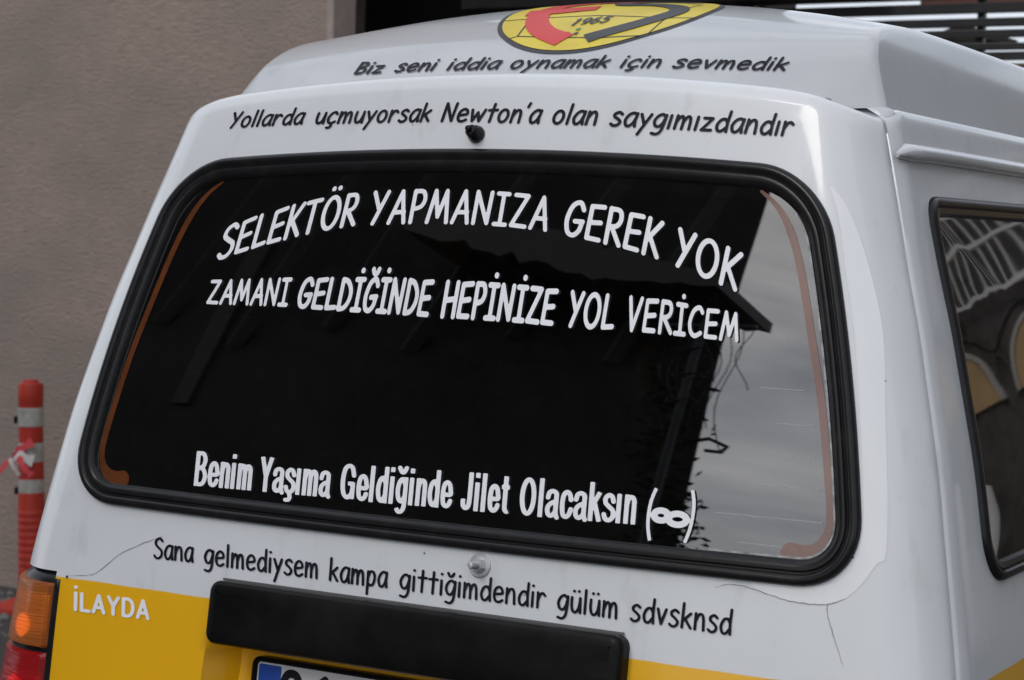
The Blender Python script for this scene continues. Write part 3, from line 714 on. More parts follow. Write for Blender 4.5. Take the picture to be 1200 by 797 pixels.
# ---------------------------------------------------------------- lettering: pen-stroke alphabets
def g(w,*st): return (w,st)
BREVE='C .14,{a} .22,{b} .32,{b} .42,{a}'
GC={
"'":g(.22,'L .13,.96 .08,.80'),
'a':g(.58,'C .50,.60 .36,.66 .18,.57 .07,.34 .15,.11 .30,.08 .44,.22 .51,.45','L .53,.64 .50,.30 .55,.07'),
'ç':g(.56,'C .50,.55 .38,.65 .20,.58 .08,.36 .14,.13 .30,.07 .50,.15','C .30,.05 .35,-.08 .26,-.17 .13,-.17'),
'd':g(.60,'C .49,.48 .38,.60 .2,.56 .08,.33 .15,.11 .32,.08 .49,.24','L .53,.94 .51,.45 .54,.07'),
'e':g(.58,'C .09,.36 .30,.38 .50,.43 .44,.60 .28,.65 .12,.53 .08,.3 .16,.11 .34,.07 .52,.15'),
'g':g(.58,'C .5,.56 .36,.66 .18,.58 .07,.36 .16,.15 .32,.12 .45,.27 .50,.45','C .53,.63 .51,.2 .45,-.1 .30,-.22 .09,-.19'),
'ğ':g(.58,'C .5,.56 .36,.66 .18,.58 .07,.36 .16,.15 .32,.12 .45,.27 .50,.45','C .53,.63 .51,.2 .45,-.1 .30,-.22 .09,-.19','C .14,.94 .22,.83 .34,.83 .44,.94'),
'i':g(.22,'L .1,.62 .1,.07','D .11,.87'),
'ı':g(.22,'L .1,.63 .1,.07'),
'k':g(.56,'L .1,.94 .08,.07','L .47,.60 .12,.33','L .2,.4 .50,.08'),
'l':g(.22,'L .1,.95 .1,.07'),
'm':g(.82,'L .08,.64 .08,.07','C .09,.36 .2,.58 .31,.61 .38,.45 .39,.07','C .40,.38 .5,.59 .62,.61 .69,.45 .72,.07'),
'n':g(.58,'L .08,.64 .08,.07','C .09,.36 .22,.6 .38,.62 .46,.45 .49,.07'),
'o':g(.60,'E .29,.36 .22,.29'),
'p':g(.58,'L .1,.62 .08,-.27','C .11,.42 .22,.61 .40,.61 .49,.42 .42,.16 .26,.08 .12,.14'),
'r':g(.50,'L .08,.64 .09,.07','C .1,.36 .2,.57 .33,.63 .45,.55'),
's':g(.52,'C .46,.58 .31,.66 .14,.58 .15,.46 .32,.36 .45,.24 .38,.10 .2,.06 .07,.13'),
't':g(.50,'L .26,.90 .24,.07','L .05,.61 .47,.63'),
'u':g(.58,'C .08,.62 .08,.32 .15,.12 .28,.07 .42,.2 .48,.45 .49,.60','L .49,.62 .52,.07'),
'ü':g(.58,'C .08,.62 .08,.32 .15,.12 .28,.07 .42,.2 .48,.45 .49,.60','L .49,.62 .52,.07','D .17,.86','D .41,.87'),
'v':g(.52,'L .06,.62 .25,.09 .46,.63'),
'w':g(.78,'L .06,.62 .2,.09 .38,.5 .54,.09 .72,.63'),
'y':g(.56,'L .06,.62 .28,.20','L .5,.63 .12,-.27'),
'z':g(.56,'L .08,.6 .46,.6 .08,.08 .50,.09'),
'A':g(.64,'L .06,.07 .37,.93 .58,.07','L .16,.35 .53,.36'),
'B':g(.60,'L .1,.93 .1,.08','C .1,.92 .4,.9 .46,.73 .3,.56 .12,.52','C .12,.52 .4,.5 .53,.3 .4,.12 .1,.08'),
'C':g(.60,'C .55,.80 .42,.93 .2,.82 .07,.5 .12,.2 .3,.07 .54,.17'),
'D':g(.64,'L .1,.92 .09,.08','C .1,.92 .35,.86 .55,.62 .54,.35 .36,.13 .09,.08'),
'E':g(.58,'L .52,.92 .11,.89 .08,.09 .50,.09','L .1,.48 .47,.52'),
'G':g(.66,'C .58,.76 .44,.93 .2,.82 .07,.46 .14,.15 .34,.08 .52,.22 .58,.45','L .60,.46 .34,.44'),
'H':g(.64,'L .08,.93 .08,.07','L .56,.93 .56,.07','L .08,.47 .56,.52'),
'I':g(.48,'L .05,.92 .42,.92','L .24,.92 .24,.08','L .04,.08 .43,.08'),
'K':g(.58,'L .1,.93 .08,.07','L .52,.92 .12,.42','L .2,.5 .53,.08'),
'L':g(.52,'L .1,.93 .08,.09 .48,.12'),
'M':g(.80,'L .06,.07 .21,.93 .40,.22 .60,.93 .73,.07'),
'N':g(.68,'L .08,.07 .09,.93 .54,.09 .58,.93'),
'O':g(.74,'E .36,.5 .29,.43'),
'P':g(.54,'L .1,.93 .1,.07','C .1,.92 .38,.91 .48,.70 .38,.50 .12,.43'),
'R':g(.60,'L .1,.93 .09,.07','C .1,.92 .4,.91 .48,.72 .38,.54 .12,.47','L .22,.47 .54,.08'),
'S':g(.60,'C .54,.82 .4,.93 .18,.86 .12,.68 .3,.53 .5,.40 .52,.22 .38,.08 .18,.07 .06,.17'),
'T':g(.62,'L .04,.91 .56,.92','L .31,.92 .29,.07'),
'V':g(.60,'L .06,.93 .26,.08 .54,.93'),
'Y':g(.60,'L .06,.93 .30,.48','L .54,.93 .18,.07'),
'Z':g(.62,'L .10,.92 .53,.92 .08,.09 .56,.08'),
}
GC['İ']=(GC['I'][0],GC['I'][1]+('D .27,1.17',)); GC['Ö']=(GC['O'][0],GC['O'][1]+('D .26,1.17','D .50,1.17'))
GC['Ğ']=(GC['G'][0],GC['G'][1]+('C .22,1.20 .30,1.09 .42,1.09 .50,1.20',))
A_='C .06,.52 .09,.65 .18,.69 .26,.64 .27,.5 .27,.15 .31,.02'
GB={
'B':g(.43,'F .09,1 .09,0','C .09,.94 .25,.935 .32,.75 .25,.56 .09,.535','C .09,.515 .27,.50 .35,.28 .27,.07 .09,.06'),
'e':g(.355,'C .08,.37 .28,.37 .28,.50 .25,.63 .18,.695 .10,.62 .07,.375 .10,.12 .19,.058 .26,.12 .29,.21'),
'n':g(.355,'F .085,.75 .085,0','G .085,.45 .12,.64 .20,.69 .26,.62 .27,.45 .27,0'),
'i':g(.19,'F .08,.75 .08,0','F .08,1 .08,.87'),
'ı':g(.19,'F .08,.75 .08,0'),
'm':g(.52,'F .085,.75 .085,0','G .085,.45 .12,.64 .19,.69 .24,.62 .25,.45 .25,0','G .25,.45 .28,.64 .35,.69 .41,.62 .42,.45 .42,0'),
'Y':g(.41,'F .06,1 .20,.44','F .34,1 .20,.44','F .20,.50 .20,0'),
'a':g(.355,A_,'C .27,.43 .15,.38 .07,.27 .08,.11 .16,.058 .25,.14 .27,.25'),
'ş':g(.34,'C .28,.54 .24,.66 .16,.695 .08,.62 .09,.49 .18,.40 .28,.30 .28,.14 .19,.058 .10,.09 .06,.20','C .17,.03 .20,-.07 .17,-.16 .08,-.17'),
's':g(.34,'C .28,.54 .24,.66 .16,.695 .08,.62 .09,.49 .18,.40 .28,.30 .28,.14 .19,.058 .10,.09 .06,.20'),
'G':g(.46,'C .37,.68 .32,.88 .22,.94 .11,.83 .07,.5 .11,.18 .22,.06 .33,.16 .36,.3','F .40,.45 .22,.45','F .36,.48 .36,.03'),
'l':g(.20,'F .085,1 .085,0'),
'd':g(.37,'F .28,1 .28,0','C .27,.55 .20,.69 .11,.62 .07,.37 .11,.12 .20,.06 .27,.20'),
'ğ':g(.37,'G .28,.75 .28,.1 .26,-.10 .20,-.19 .12,-.19 .06,-.10','C .27,.55 .20,.69 .11,.62 .07,.38 .11,.15 .20,.09 .27,.22','C .08,1.0 .14,.89 .21,.89 .27,1.0'),
'J':g(.35,'G .24,1 .24,.4 .22,.13 .14,.06 .07,.13 .06,.30'),
't':g(.25,'G .13,.97 .13,.3 .14,.12 .19,.06 .24,.07','F .02,.69 .24,.69'),
'O':g(.46,'E .22,.5 .145,.44'),
'c':g(.35,'C .28,.50 .25,.63 .18,.695 .10,.62 .07,.375 .10,.12 .18,.058 .25,.12 .29,.26'),
'k':g(.36,'F .085,1 .085,0','F .29,.75 .10,.36','F .17,.47 .31,0'),
'(':g(1.22,),
}
GU=dict(GC);GU['İ']=g(.20,'L .10,.92 .10,.08','D .10,1.22')
GU['A']=g(.64,'L .08,.08 .33,.92 .58,.08','L .16,.32 .50,.32');GU['L']=g(.50,'L .1,.92 .1,.08 .46,.08');GU['D']=g(.62,'L .1,.92 .1,.08','C .1,.92 .38,.90 .54,.68 .54,.32 .38,.10 .1,.08');GU['Y']=g(.60,'L .07,.92 .30,.48 .53,.92','L .30,.5 .30,.08')
def parse(st):
    k=st[0];P=[tuple(map(float,p.split(','))) for p in st[1:].split()]
    if k=='E':
        (cx,cy),(rx,ry)=P;return 'L',[np.array((cx+rx*math.cos(a),cy+ry*math.sin(a))) for a in np.linspace(0,2*math.pi,33)]
    if k in'CG':
        pp=[np.array(p) for p in smooth_pts(P,7)];return ('L' if k=='C' else 'F'),pp
    if k=='D': return 'D',[np.array(P[0])]
    return k,[np.array(p) for p in P]
def field(strokes,rx,ry,X,Y,dot=1.0):
    """>0 inside; distances in pen units"""
    f=np.full(X.shape,-9.0)
    sx=X/rx;sy=Y/ry
    for k,P in strokes:
        Q=[(p[0]/rx,p[1]/ry) for p in P]
        if k=='D':
            f=np.maximum(f,dot*1.12-np.hypot(sx-Q[0][0],sy-Q[0][1]));continue
        n=len(Q);fs=np.full(X.shape,-9.0)
        for i in range(n-1):
            (ax,ay),(bx,by)=Q[i],Q[i+1];dx,dy=bx-ax,by-ay;l2=dx*dx+dy*dy+1e-9;t=((sx-ax)*dx+(sy-ay)*dy)/l2;tc=np.clip(t,0,1)
            d=1-np.hypot(sx-ax-tc*dx,sy-ay-tc*dy)
            fs=np.maximum(fs,d)
        if k=='F':
            for (ax,ay),(bx,by) in ((Q[0],Q[min(2,n-1)]),(Q[-1],Q[-min(3,n)])):
                l=math.hypot(bx-ax,by-ay);pl=((sx-ax)*(bx-ax)+(sy-ay)*(by-ay))/l
                near=np.hypot(sx-ax,sy-ay)<1.7; fs=np.where(near,np.minimum(fs,pl+.02),fs)
        f=np.maximum(f,fs)
    return f
def contour(f,xs,ys,fn):
    """fill polygons where f>0, fn maps grid coords to 3D"""
    V=[];F=[];key={}
    def vid(k,x,y):
        if k not in key: key[k]=len(V);V.append(fn(x,y))
        return key[k]
    H,Wd=f.shape;ins=f>0
    any4=ins[:-1,:-1]|ins[1:,:-1]|ins[:-1,1:]|ins[1:,1:]
    for i,j in zip(*np.nonzero(any4)):
        c=((i,j),(i,j+1),(i+1,j+1),(i+1,j));poly=[]
        for a in range(4):
            p,q=c[a],c[(a+1)%4];fp,fq=f[p],f[q]
            if fp>0:poly.append(vid(p,xs[p[1]],ys[p[0]]))
            if (fp>0)!=(fq>0):
                t=fp/(fp-fq);kk=(min(p,q),max(p,q));poly.append(vid(kk,xs[p[1]]+(xs[q[1]]-xs[p[1]])*t,ys[p[0]]+(ys[q[0]]-ys[p[0]])*t))
        if len(poly)>=3:F.append(tuple(poly))
    return V,F
def word(text,font,asp,pen,cx,cz,on,off):
    G={'C':GC,'B':GB,'U':GU}[font]
    if text=='(':
        # wide bracket pair round a figure lying on its side; pixels of the real thing turned to cap units
        def q(*p): return ' '.join('%.4f,%.4f'%((x-757)/45.9,(616-y+(x-785)*.10)/45.9) for x,y in p)
        strokes=[parse(s) for s in ('G '+q((766.2,570),(761.5,584),(759.5,600),(760,616),(763,631)),'G '+q((808.5,573.5),(811.3,588),(811,604),(808.5,620),(803.8,634.5)))]
        a1=[np.array(((774.0+8.0*math.cos(a)-757)/45.9,(616-(602+5.8*math.sin(a))+(774-785)*.10)/45.9)) for a in np.linspace(0,2*math.pi,33)]
        a2=[np.array(((793.5+10.5*math.cos(a)-757)/45.9,(616-(607+6.4*math.sin(a))+(794-785)*.10)/45.9)) for a in np.linspace(0,2*math.pi,33)]
        xs=np.arange(-.15,1.40,.022);ys=np.arange(-.6,1.15,.022);X,Y=np.meshgrid(xs,ys)
        f=np.maximum(field(strokes,.043,.043,X,Y),field([('L',a1),('L',a2)],.088,.080,X,Y));x0=0;Wn=asp
    else:
        x=0;sk=[]
        lo=1e9;hi=-1e9
        for ch in text:
            w,sts=G[ch]
            for s in sts:
                k,P=parse(s);P=[p+np.array((x,0)) for p in P];sk.append((k,P));lo=min(lo,min(p[0] for p in P));hi=max(hi,max(p[0] for p in P))
            x+=w+(.075 if font=='C' else .10 if font=='U' else 0)
        Wn=hi-lo
        rx=pen[0]/2*Wn/asp; rx=pen[0]/2*(Wn+2*rx)/asp; ry=pen[1]/2
        x0=lo-rx;Wn=hi-lo+2*rx
        st=.03
        xs=np.arange(lo-rx-.05,hi+rx+.05,st*max(.7,Wn/asp*.8));ys=np.arange(-.36,1.36,.028);X,Y=np.meshgrid(xs,ys)
        f=field(sk,rx,ry,X,Y)
    def fn(x,y):
        u=(x-x0)/Wn;v=y;b=(1,u,u*u,u**3,v,u*v,u*u*v,v*v)
        return on(sum(a*c for a,c in zip(b,cx)),sum(a*c for a,c in zip(b,cz)),off)
    return contour(f,xs,ys,fn)
def roof_on(x,y,off=0.0):
    f=lambda x,y:roof_z(x,y-rear_y(x,zseam(x))); e=2e-3;z=f(x,y)
    n=Vector((-(f(x+e,y)-f(x-e,y))/(2*e),-(f(x,y+e)-f(x,y-e))/(2*e),1)).normalized()
    return Vector((x,y,z))+n*off
LINES={'biz':('on the roof slope','blackvinyl',roof,roof_on),'yol':('above the rear window','blackvinyl',tailgate,rear_on),'sel':('arched top line on the rear window','whitevinyl',rw,rear_on),
 'zam':('second line on the rear window','whitevinyl',rw,rear_on),'ben':('bold bottom line on the rear window','whitevinyl',rw,rear_on),'san':('under the rear window','blackvinyl',tailgate,rear_on),'ila':('on the yellow paint','whitevinyl',tailgate,rear_on)}
acc={}
for k,t,font,asp,pen,cx,cz in WORDS:
    mb=acc.setdefault(k,MB()); on=LINES[k][3]
    V,F=word(t,font,asp,pen,cx,cz,on,.0016 if k=='biz' else .0012); mb.add(V,F)
for k,mb in acc.items():
    d,mk,par,_=LINES[k]; o=mb.build('lettering',M[mk],par)
    tag(o,('black' if mk=='blackvinyl' else 'white')+' vinyl lettering '+d)
# ---------------------------------------------------------------- round emblem on the roof slope
EC=(.055,.218);ER=.150
M['eyellow']=mat('emblem_yellow',(.70,.55,.03),.35,noise=[((1,1,1),15,4,(.6,.46,.03),.4,.7)]);M['ered']=mat('emblem_red',(.62,.03,.025),.35);M['eblack']=mat('emblem_black',(.02,.02,.024),.4);M['egreen']=mat('emblem_green',(.03,.25,.05),.5)
def emb(strokes,r,off,mk,name,par,ry=None,res=.0016,disc=None):
    R=ER+.006;xs=np.arange(-R,R,res);X,Y=np.meshgrid(xs,xs)
    if disc is not None: f=disc-np.hypot(X,Y)
    else:
        f=field(strokes,r,ry or r,X,Y); f=np.minimum(f,(ER-.004-np.hypot(X,Y))/r)
    V,F=contour(f,xs,xs,lambda x,y:roof_on(x+EC[0],y+EC[1],off)); mb=MB();mb.V=V;mb.F=F;return mb.build(name,M[mk],par)
em=emb(None,0,.0010,'eblack','emblem',roof,disc=ER,res=.004); tag(em,'round yellow football club emblem with red and black letters')
emb(None,0,.0016,'eyellow','emblem_ground',em,disc=ER-.0065,res=.004)
def pl_(*p): return ('L',[np.array(a) for a in p])
lines=[pl_((-.146,-.048),(-.096,-.043),(.0,-.036),(.103,-.045),(.147,-.04)),pl_((-.096,-.043),(-.08,-.108),(-.037,-.113),(.039,-.116),(.106,-.107),(.103,-.045)),pl_((-.08,-.108),(-.095,-.120)),pl_((.106,-.107),(.120,-.118)),
 pl_((-.096,-.043),(-.11,.05),(0,.12),(.11,.05),(.103,-.045)),pl_((0,.12),(0,.15))]
emb(lines,.0011,.0021,'eblack','emblem_line',em,res=.0018)
emb([('F',smooth_pts([(-.004,-.120),(-.045,-.098),(-.078,-.06),(-.094,-.015),(-.080,.045),(-.03,.085),(.01,.09)],6)),('F',[np.array(p) for p in ((-.118,-.014),(-.07,-.008),(-.022,.008))])],.0155,.0027,'ered','emblem_letter',em,res=.0022)
emb([('F',smooth_pts([(.026,-.118),(.075,-.070),(.104,-.020),(.090,.014),(.05,.034),(.005,.036),(-.004,.065),(.03,.09),(.09,.095)],6))],.0130,.0027,'eblack','emblem_letter',em,res=.0022)
# founding year and three small stars
DG={'1':('L .2,.8 .35,1 .35,0',),'9':('E .3,.68 .24,.30','C .54,.68 .5,.3 .3,0'),'6':('E .3,.32 .24,.30','C .06,.32 .15,.75 .4,1'),'5':('L .52,1 .14,1 .10,.56','C .10,.56 .35,.66 .52,.45 .5,.15 .3,.0 .08,.08')}
sk=[];x=0
for ch in '1965':
    for s in DG[ch]:
        k,P=parse(s);sk.append((k,[np.array((-.022+(x+p[0])*.0165,-.076+(x*.004)+p[1]*.024)) for p in P]))
    x+=.78
emb(sk,.0017,.0029,'eblack','emblem_year',em,res=.0009,ry=.0022)
for (a,b),mk in (((-.010,-.103),'ered'),((.000,-.090),'egreen'),((.004,-.104),'eblack')):
    mb=MB();pts=[]
    for k in range(10):
        r=.0050 if k%2==0 else .0022; an=math.pi/2+k*math.pi/5; pts.append(roof_on(a+EC[0]+r*math.cos(an),b+EC[1]+r*1.2*math.sin(an),.0029))
    mb.V=pts;mb.F=[tuple(range(10))];mb.build('emblem_star',M[mk],em)
# plate digits (upper arcs just show below the handle strip)
sk=[];
for x,ss in ((0,('C .06,.78 .18,.95 .40,.95 .52,.78 .48,.55 .25,.30 .06,.06','L .06,.06 .56,.06')),(.75,('E .3,.32 .24,.27','C .06,.32 .12,.72 .42,.95'))):
    for s in ss:
        k,P=parse(s);sk.append((k,[np.array((-.208+(x+p[0])*.058,.858+p[1]*.078)) for p in P]))
xs=np.arange(-.215,-.10,.0018);ys=np.arange(.85,.945,.0018);X,Y=np.meshgrid(xs,ys)
V,F=contour(field(sk,.0052,.0052,X,Y),xs,ys,lambda x,y:rec_on(x,y,.0098));mb=MB();mb.V=V;mb.F=F;mb.build('plate_digits',M['blackvinyl'],pl)
# ---------------------------------------------------------------- setting
M['asphalt']=mat('asphalt',(.05,.048,.045),.85,noise=[((1,1,1),1.4,5,(.035,.033,.03),.35,.7),((1,1,1),90,4,(.10,.095,.09),.62,.8)],bump=[((1,1,1),120,4,.6,.006),((1,1,1),3,3,.3,.02)])
n=60;mb=MB();mb.V=[Vector((x,y,.0)) for y in (-300,300) for x in (-300,300)];mb.F=[(0,1,3,2)]
tag(mb.build('ground',M['asphalt']),kind='structure',label='dark worn asphalt')
# loose grit against the foot of the plaster wall
mb=MB()
for i in range(900):
    x=random.uniform(-5.6,-3.1);y=3.93-abs(random.gauss(0,.35));r=random.uniform(.004,.014) if random.random()<.9 else random.uniform(.015,.03)
    v=[Vector((x+r*math.cos(a)*random.uniform(.7,1.2),y+r*math.sin(a)*random.uniform(.7,1.2),.001)) for a in np.linspace(0,2*math.pi,6)[:5]]+[Vector((x,y,r*.8))]
    mb.add(v,[(k,(k+1)%5,5) for k in range(5)])
M['grit']=mat('grit',(.16,.15,.14),.9)
tag(mb.build('grit',M['grit']),'scattered grit and small stones at the foot of the plaster wall','grit',kind='stuff')
M['plaster']=mat('rough_plaster',(.395,.303,.262),.95,noise=[((1,1,1.6),1.3,6,(.27,.235,.205),.42,.62),((1,1,6),16,6,(.315,.245,.213),.42,.62),((1,1,6),13,5,(.16,.13,.12),.60,.78)],
  bump=[((1,1,3.6),42,9,1.0,.010),((1,1,5),14,3,.35,.010),((1,1,2),70,5,.5,.006)])
M['plaster_edge']=mat('pale_plaster_edge',(.42,.33,.31),.9,noise=[((1,1,1),14,5,(.30,.27,.24),.4,.7)])
bl=empty('plaster_house',(-6,5,0),'beige rough plastered building wall behind the van on the left','building')
def part(mbx,name,mk,par,**k):
    o=mbx.build(name,M[mk],None,**k); o.parent=par; o.matrix_parent_inverse=Matrix.Translation(par.location).inverted(); return o
mb=MB();mb.box(-9,-3.045,4.0,4.12,0,6.5);part(mb,'wall','plaster',bl)
mb=MB();mb.box(-3.045,-3.012,3.99,4.14,0,6.5);part(mb,'wall_edge','plaster_edge',bl,bevel=.008)
M['brown']=mat('dark_brown_shutter',(.012,.009,.008),.7,noise=[((1,1,6),4,4,(.016,.011,.009),.4,.7)]);M['frame']=mat('pale_door_frame',(.33,.30,.27),.8,noise=[((3,3,1),6,4,(.20,.18,.16),.4,.7)])
sh=empty('dark_shopfront',(-2.4,5,0),'dark brown recessed shopfront beside the plaster wall','shopfront')
mb=MB();mb.box(-2.96,-1.72,5.0,5.3,0,5);part(mb,'shutter','brown',sh)
for i in range(14):
    mb=MB();mb.box(-2.96,-1.72,4.985,5.0,1.6+i*.11,1.6+i*.11+.095);part(mb,'shutter_slat','brown',sh,bevel=.006)
mb=MB();mb.add([Vector(v) for v in ((-3.57,4.92,0),(-3.555,4.92,0),(-3.55,5.0,0),(-3.57,5.0,0),(-3.74,4.92,4),(-3.555,4.92,4),(-3.55,5.0,4),(-3.74,5.0,4))],[(0,1,5,4),(1,2,6,5),(3,0,4,7),(0,3,2,1),(4,5,6,7),(2,3,7,6)])
part(mb,'door_jamb','frame',sh)
mb=MB();mb.box(-6,-2.96,5.0,5.2,0,5);part(mb,'back_wall','brown',sh)
mb=MB();mb.box(-6,-1.72,4.13,5.0,2.80,3.1);part(mb,'shade_slab','brown',sh)  # unseen slab added over the recess to keep it dark
# railing on the ochre wall
M['iron']=mat('black_iron',(.010,.010,.012),.4,noise=[((1,1,1),12,4,(.02,.02,.022),.4,.7)]);M['ochre']=mat('ochre_plaster',(.62,.42,.20),.85,noise=[((1,1,1),3,5,(.5,.34,.17),.4,.7)]);M['whitewash']=mat('whitewash',(.78,.77,.76),.85,noise=[((1,1,1),1.5,5,(.66,.66,.66),.4,.7)])
ow=empty('ochre_wall',(0,4.75,0),'low ochre plaster wall under the black slatted railing','wall')
mb=MB();mb.box(-1.70,1.0,4.66,4.86,0,2.148);part(mb,'wall','ochre',ow,bevel=.01)
rl=empty('black_railing',(0,4.6,0),'black horizontal slat railing above the ochre wall behind the van roof','railing')
for z0,z1 in ((2.1515,2.180),(2.1865,2.210),(2.229,2.255),(2.266,2.295),(2.312,2.347)):
    mb=MB();mb.box(-1.66,1.0,4.59,4.615,z0,z1);part(mb,'slat','iron',rl,bevel=.002)
mb=MB();mb.box(-1.66,1.0,4.575,4.618,2.362,2.385);part(mb,'slat','iron',rl)
for x in(-1.62,-.775,.2,.96):
    mb=MB();mb.box(x-.012,x+.012,4.62,4.65,2.14,2.47);part(mb,'post','iron',rl)
bm_=MB();bm_.box(-2.775,-1.10,4.50,4.56,2.368,2.56);o=bm_.build('steel_beam',M['iron'],bevel=.006);tag(o,'black steel beam end above the van roof left of the railing','beam')
mb=MB();mb.box(-1.10,1.0,4.95,5.0,2.372,2.42);M['redwood']=mat('red_brown_wood',(.10,.035,.03),.7);tag(mb.build('timber_rail',M['redwood']),'red brown timber rail above the black slats','rail')
if 0: wh=empty('white_house',(0,8.5,0),'white house wall seen through the black slats','building')
# little pitched porch roof in front of the white wall, dark against it
pr=empty('porch_roof',(-1.0,5.6,0),'small dark pitched porch roof behind the railing','roof')
mb=MB();mb.beam((-1.30,5.5,2.30),(-1.11,5.5,2.365),.03);mb.beam((-1.11,5.5,2.365),(-.90,5.5,2.30),.03);mb.beam((-1.30,5.5,2.298),(-.90,5.5,2.298),.03,.012);part(mb,'gable','iron',pr)
mb=MB();mb.add([Vector(v) for v in((-1.24,5.5,2.305),(-.96,5.5,2.305),(-1.11,5.5,2.36))],[(0,1,2)]);part(mb,'gable_panel','iron',pr)
for x in(-1.17,-1.07):
    mb=MB();mb.beam((x,5.5,0),(x,5.5,2.30),.022);part(mb,'post','iron',pr)
# building behind the camera (mirrored in the rear window)
M['darkwall']=mat('dark_brown_wall',(.035,.032,.030),.9,noise=[((1,1,1),.8,5,(.02,.018,.017),.4,.7)]);M['board']=mat('weathered_board',(.065,.062,.06),.85);M['sheet']=mat('corrugated_sheet',(.06,.055,.05),.6,metal=.2)  # very dark brown tones for the house wall and eaves
dh=empty('dark_house',(-8,-9,0),'tall dark house across the street, mirrored in the rear window','building')
mb=MB();fp=[(-16,-8),(-3.20,-8),(-9.5,-15),(-16,-15)];mb.add([Vector((x,y,z)) for z in(0,11) for x,y in fp],[(0,1,5,4),(1,2,6,5),(2,3,7,6),(3,0,4,7),(4,5,6,7)]);part(mb,'wall','darkwall',dh)
mb=MB();mb.box(-16,-3.20,-8.0,-6.6,9.2,9.35);part(mb,'eaves','darkwall',dh)
for i in range(9):
    x=-3.9-i*.75;mb=MB();mb.beam((x,-7.96,4.3+.25*(i%2)),(x+.9,-7.3,7.2),.10,.06);part(mb,'brace','board',dh)
for i in range(1):
    x=-7.2+i*1.6;mb=MB();mb.box(x,x+.16,-7.99,-7.95,3.6,6.0);part(mb,'board','board',dh)
lt=empty('lean_to_roof',(-3.6,-7.6,0),'ragged corrugated lean-to roof on the corner of the dark house','roof')
mb=MB();nx=28
for i in range(nx+1):
    x=-5.2+2.30*i/nx;zz=5.62-.72*(i/nx)+.02*math.sin(i*2.4)+random.uniform(-.035,.035)
    for y in(-8.0,-7.0): mb.V.append(Vector((x,y,zz)))
    for y in(-8.0,-7.0): mb.V.append(Vector((x,y,max(4.80,zz-.34)+random.uniform(-.02,.02))))
for i in range(nx):
    a=i*4;mb.F+=[(a,a+1,a+5,a+4),(a+1,a+3,a+7,a+5),(a+3,a+2,a+6,a+7),(a,a+4,a+6,a+2)]
mb.F.append((nx*4,nx*4+1,nx*4+3,nx*4+2));part(mb,'corrugated_sheet','sheet',lt)
po=empty('utility_pole',(-3.1,-7.4,0),'thin leaning utility pole hung with tangled wires','pole')
mb=MB();mb.tube([(-3.16,-7.3,0),(-3.03,-7.3,4.7)],.03,8);part(mb,'pole','iron',po)
mb=MB();mb.beam((-3.26,-7.3,4.50),(-2.70,-7.3,4.54),.03);part(mb,'crossarm','iron',po)
for k in range(9):
    x0=-3.20+.055*k;pts=[(x0+.05*math.sin(t*6+k)+.006*k*t,-7.3,4.52-t*(.6+.2*(k%4))) for t in np.linspace(0,1,10)]
    mb=MB();mb.tube(pts,.004,5);part(mb,'wire','iron',po)
for k in range(3):
    mb=MB();pts=[(-3.06+.1*math.cos(a),-7.3+.03*math.sin(a),3.75+.25*k+.03*math.sin(2*a)) for a in np.linspace(0,5.6,14)];mb.tube(pts,.008,5);part(mb,'cable_loop','iron',po)
# ragged climbing plant on the corner of the dark house
cp=MB();rr=random.Random(3)
for i in range(900):
    z=2.2+2.0*rr.random()**1.2; x=-3.28+rr.gauss(.0,.09)+(.16 if 2.5<z<3.0 else .05*math.sin(z*9)); y=-7.85+rr.random()*.35; a=rr.random()*6.3;r=.02+.035*rr.random()
    c=Vector((x,y,z));u=Vector((math.cos(a),math.sin(a)*.4,rr.uniform(-1,1))).normalized();v=u.orthogonal().normalized()
    cp.add([c-u*r,c+v*r*.5,c+u*r,c-v*r*.5],[(0,1,2,3)])
M['leaf']=mat('dark_leaf',(.03,.045,.02),.7)
tag(cp.build('climbing_plant',M['leaf']),'ragged climbing plant on the corner of the dark house','plant')
pp=MB();pp.tube([(-3.35,-7.9,3.50),(-3.05,-7.8,3.58),(-2.93,-7.8,3.52),(-2.96,-7.8,3.46),(-3.06,-7.8,3.46)],.018,8);tag(pp.build('bent_pipe',M['iron']),'bent black pipe sticking out from the corner of the dark house','pipe')
# houses along the right hand side of the street
M['stone']=mat('pale_render',(.52,.50,.46),.9,noise=[((1,1,1),.7,5,(.42,.40,.37),.4,.7)]);M['pane_']=mat('window_pane',(.03,.035,.045),.08,spec=.8)
rh=empty('rendered_house',(6.5,2,0),'pale rendered house on the right side of the street','building')
mb=MB();mb.box(4.6,9,-2.5,14,0,6.6);part(mb,'wall','stone',rh)
for y in(-1.4,.8,3.0,5.2,7.4,9.6):
    for z in(1.0,3.9):
        mb=MB();mb.box(4.55,4.62,y,y+1.1,z,z+1.4);w1=part(mb,'window_frame','whitewash',rh)
        mb=MB();mb.box(4.535,4.552,y+.08,y+1.02,z+.08,z+1.32);p_=mb.build('pane',M['pane_']);p_.parent=w1;p_.matrix_parent_inverse=Matrix.Identity(4)
        p_.matrix_parent_inverse=Matrix.Translation(rh.location).inverted()@Matrix.Identity(4) if False else p_.matrix_parent_inverse
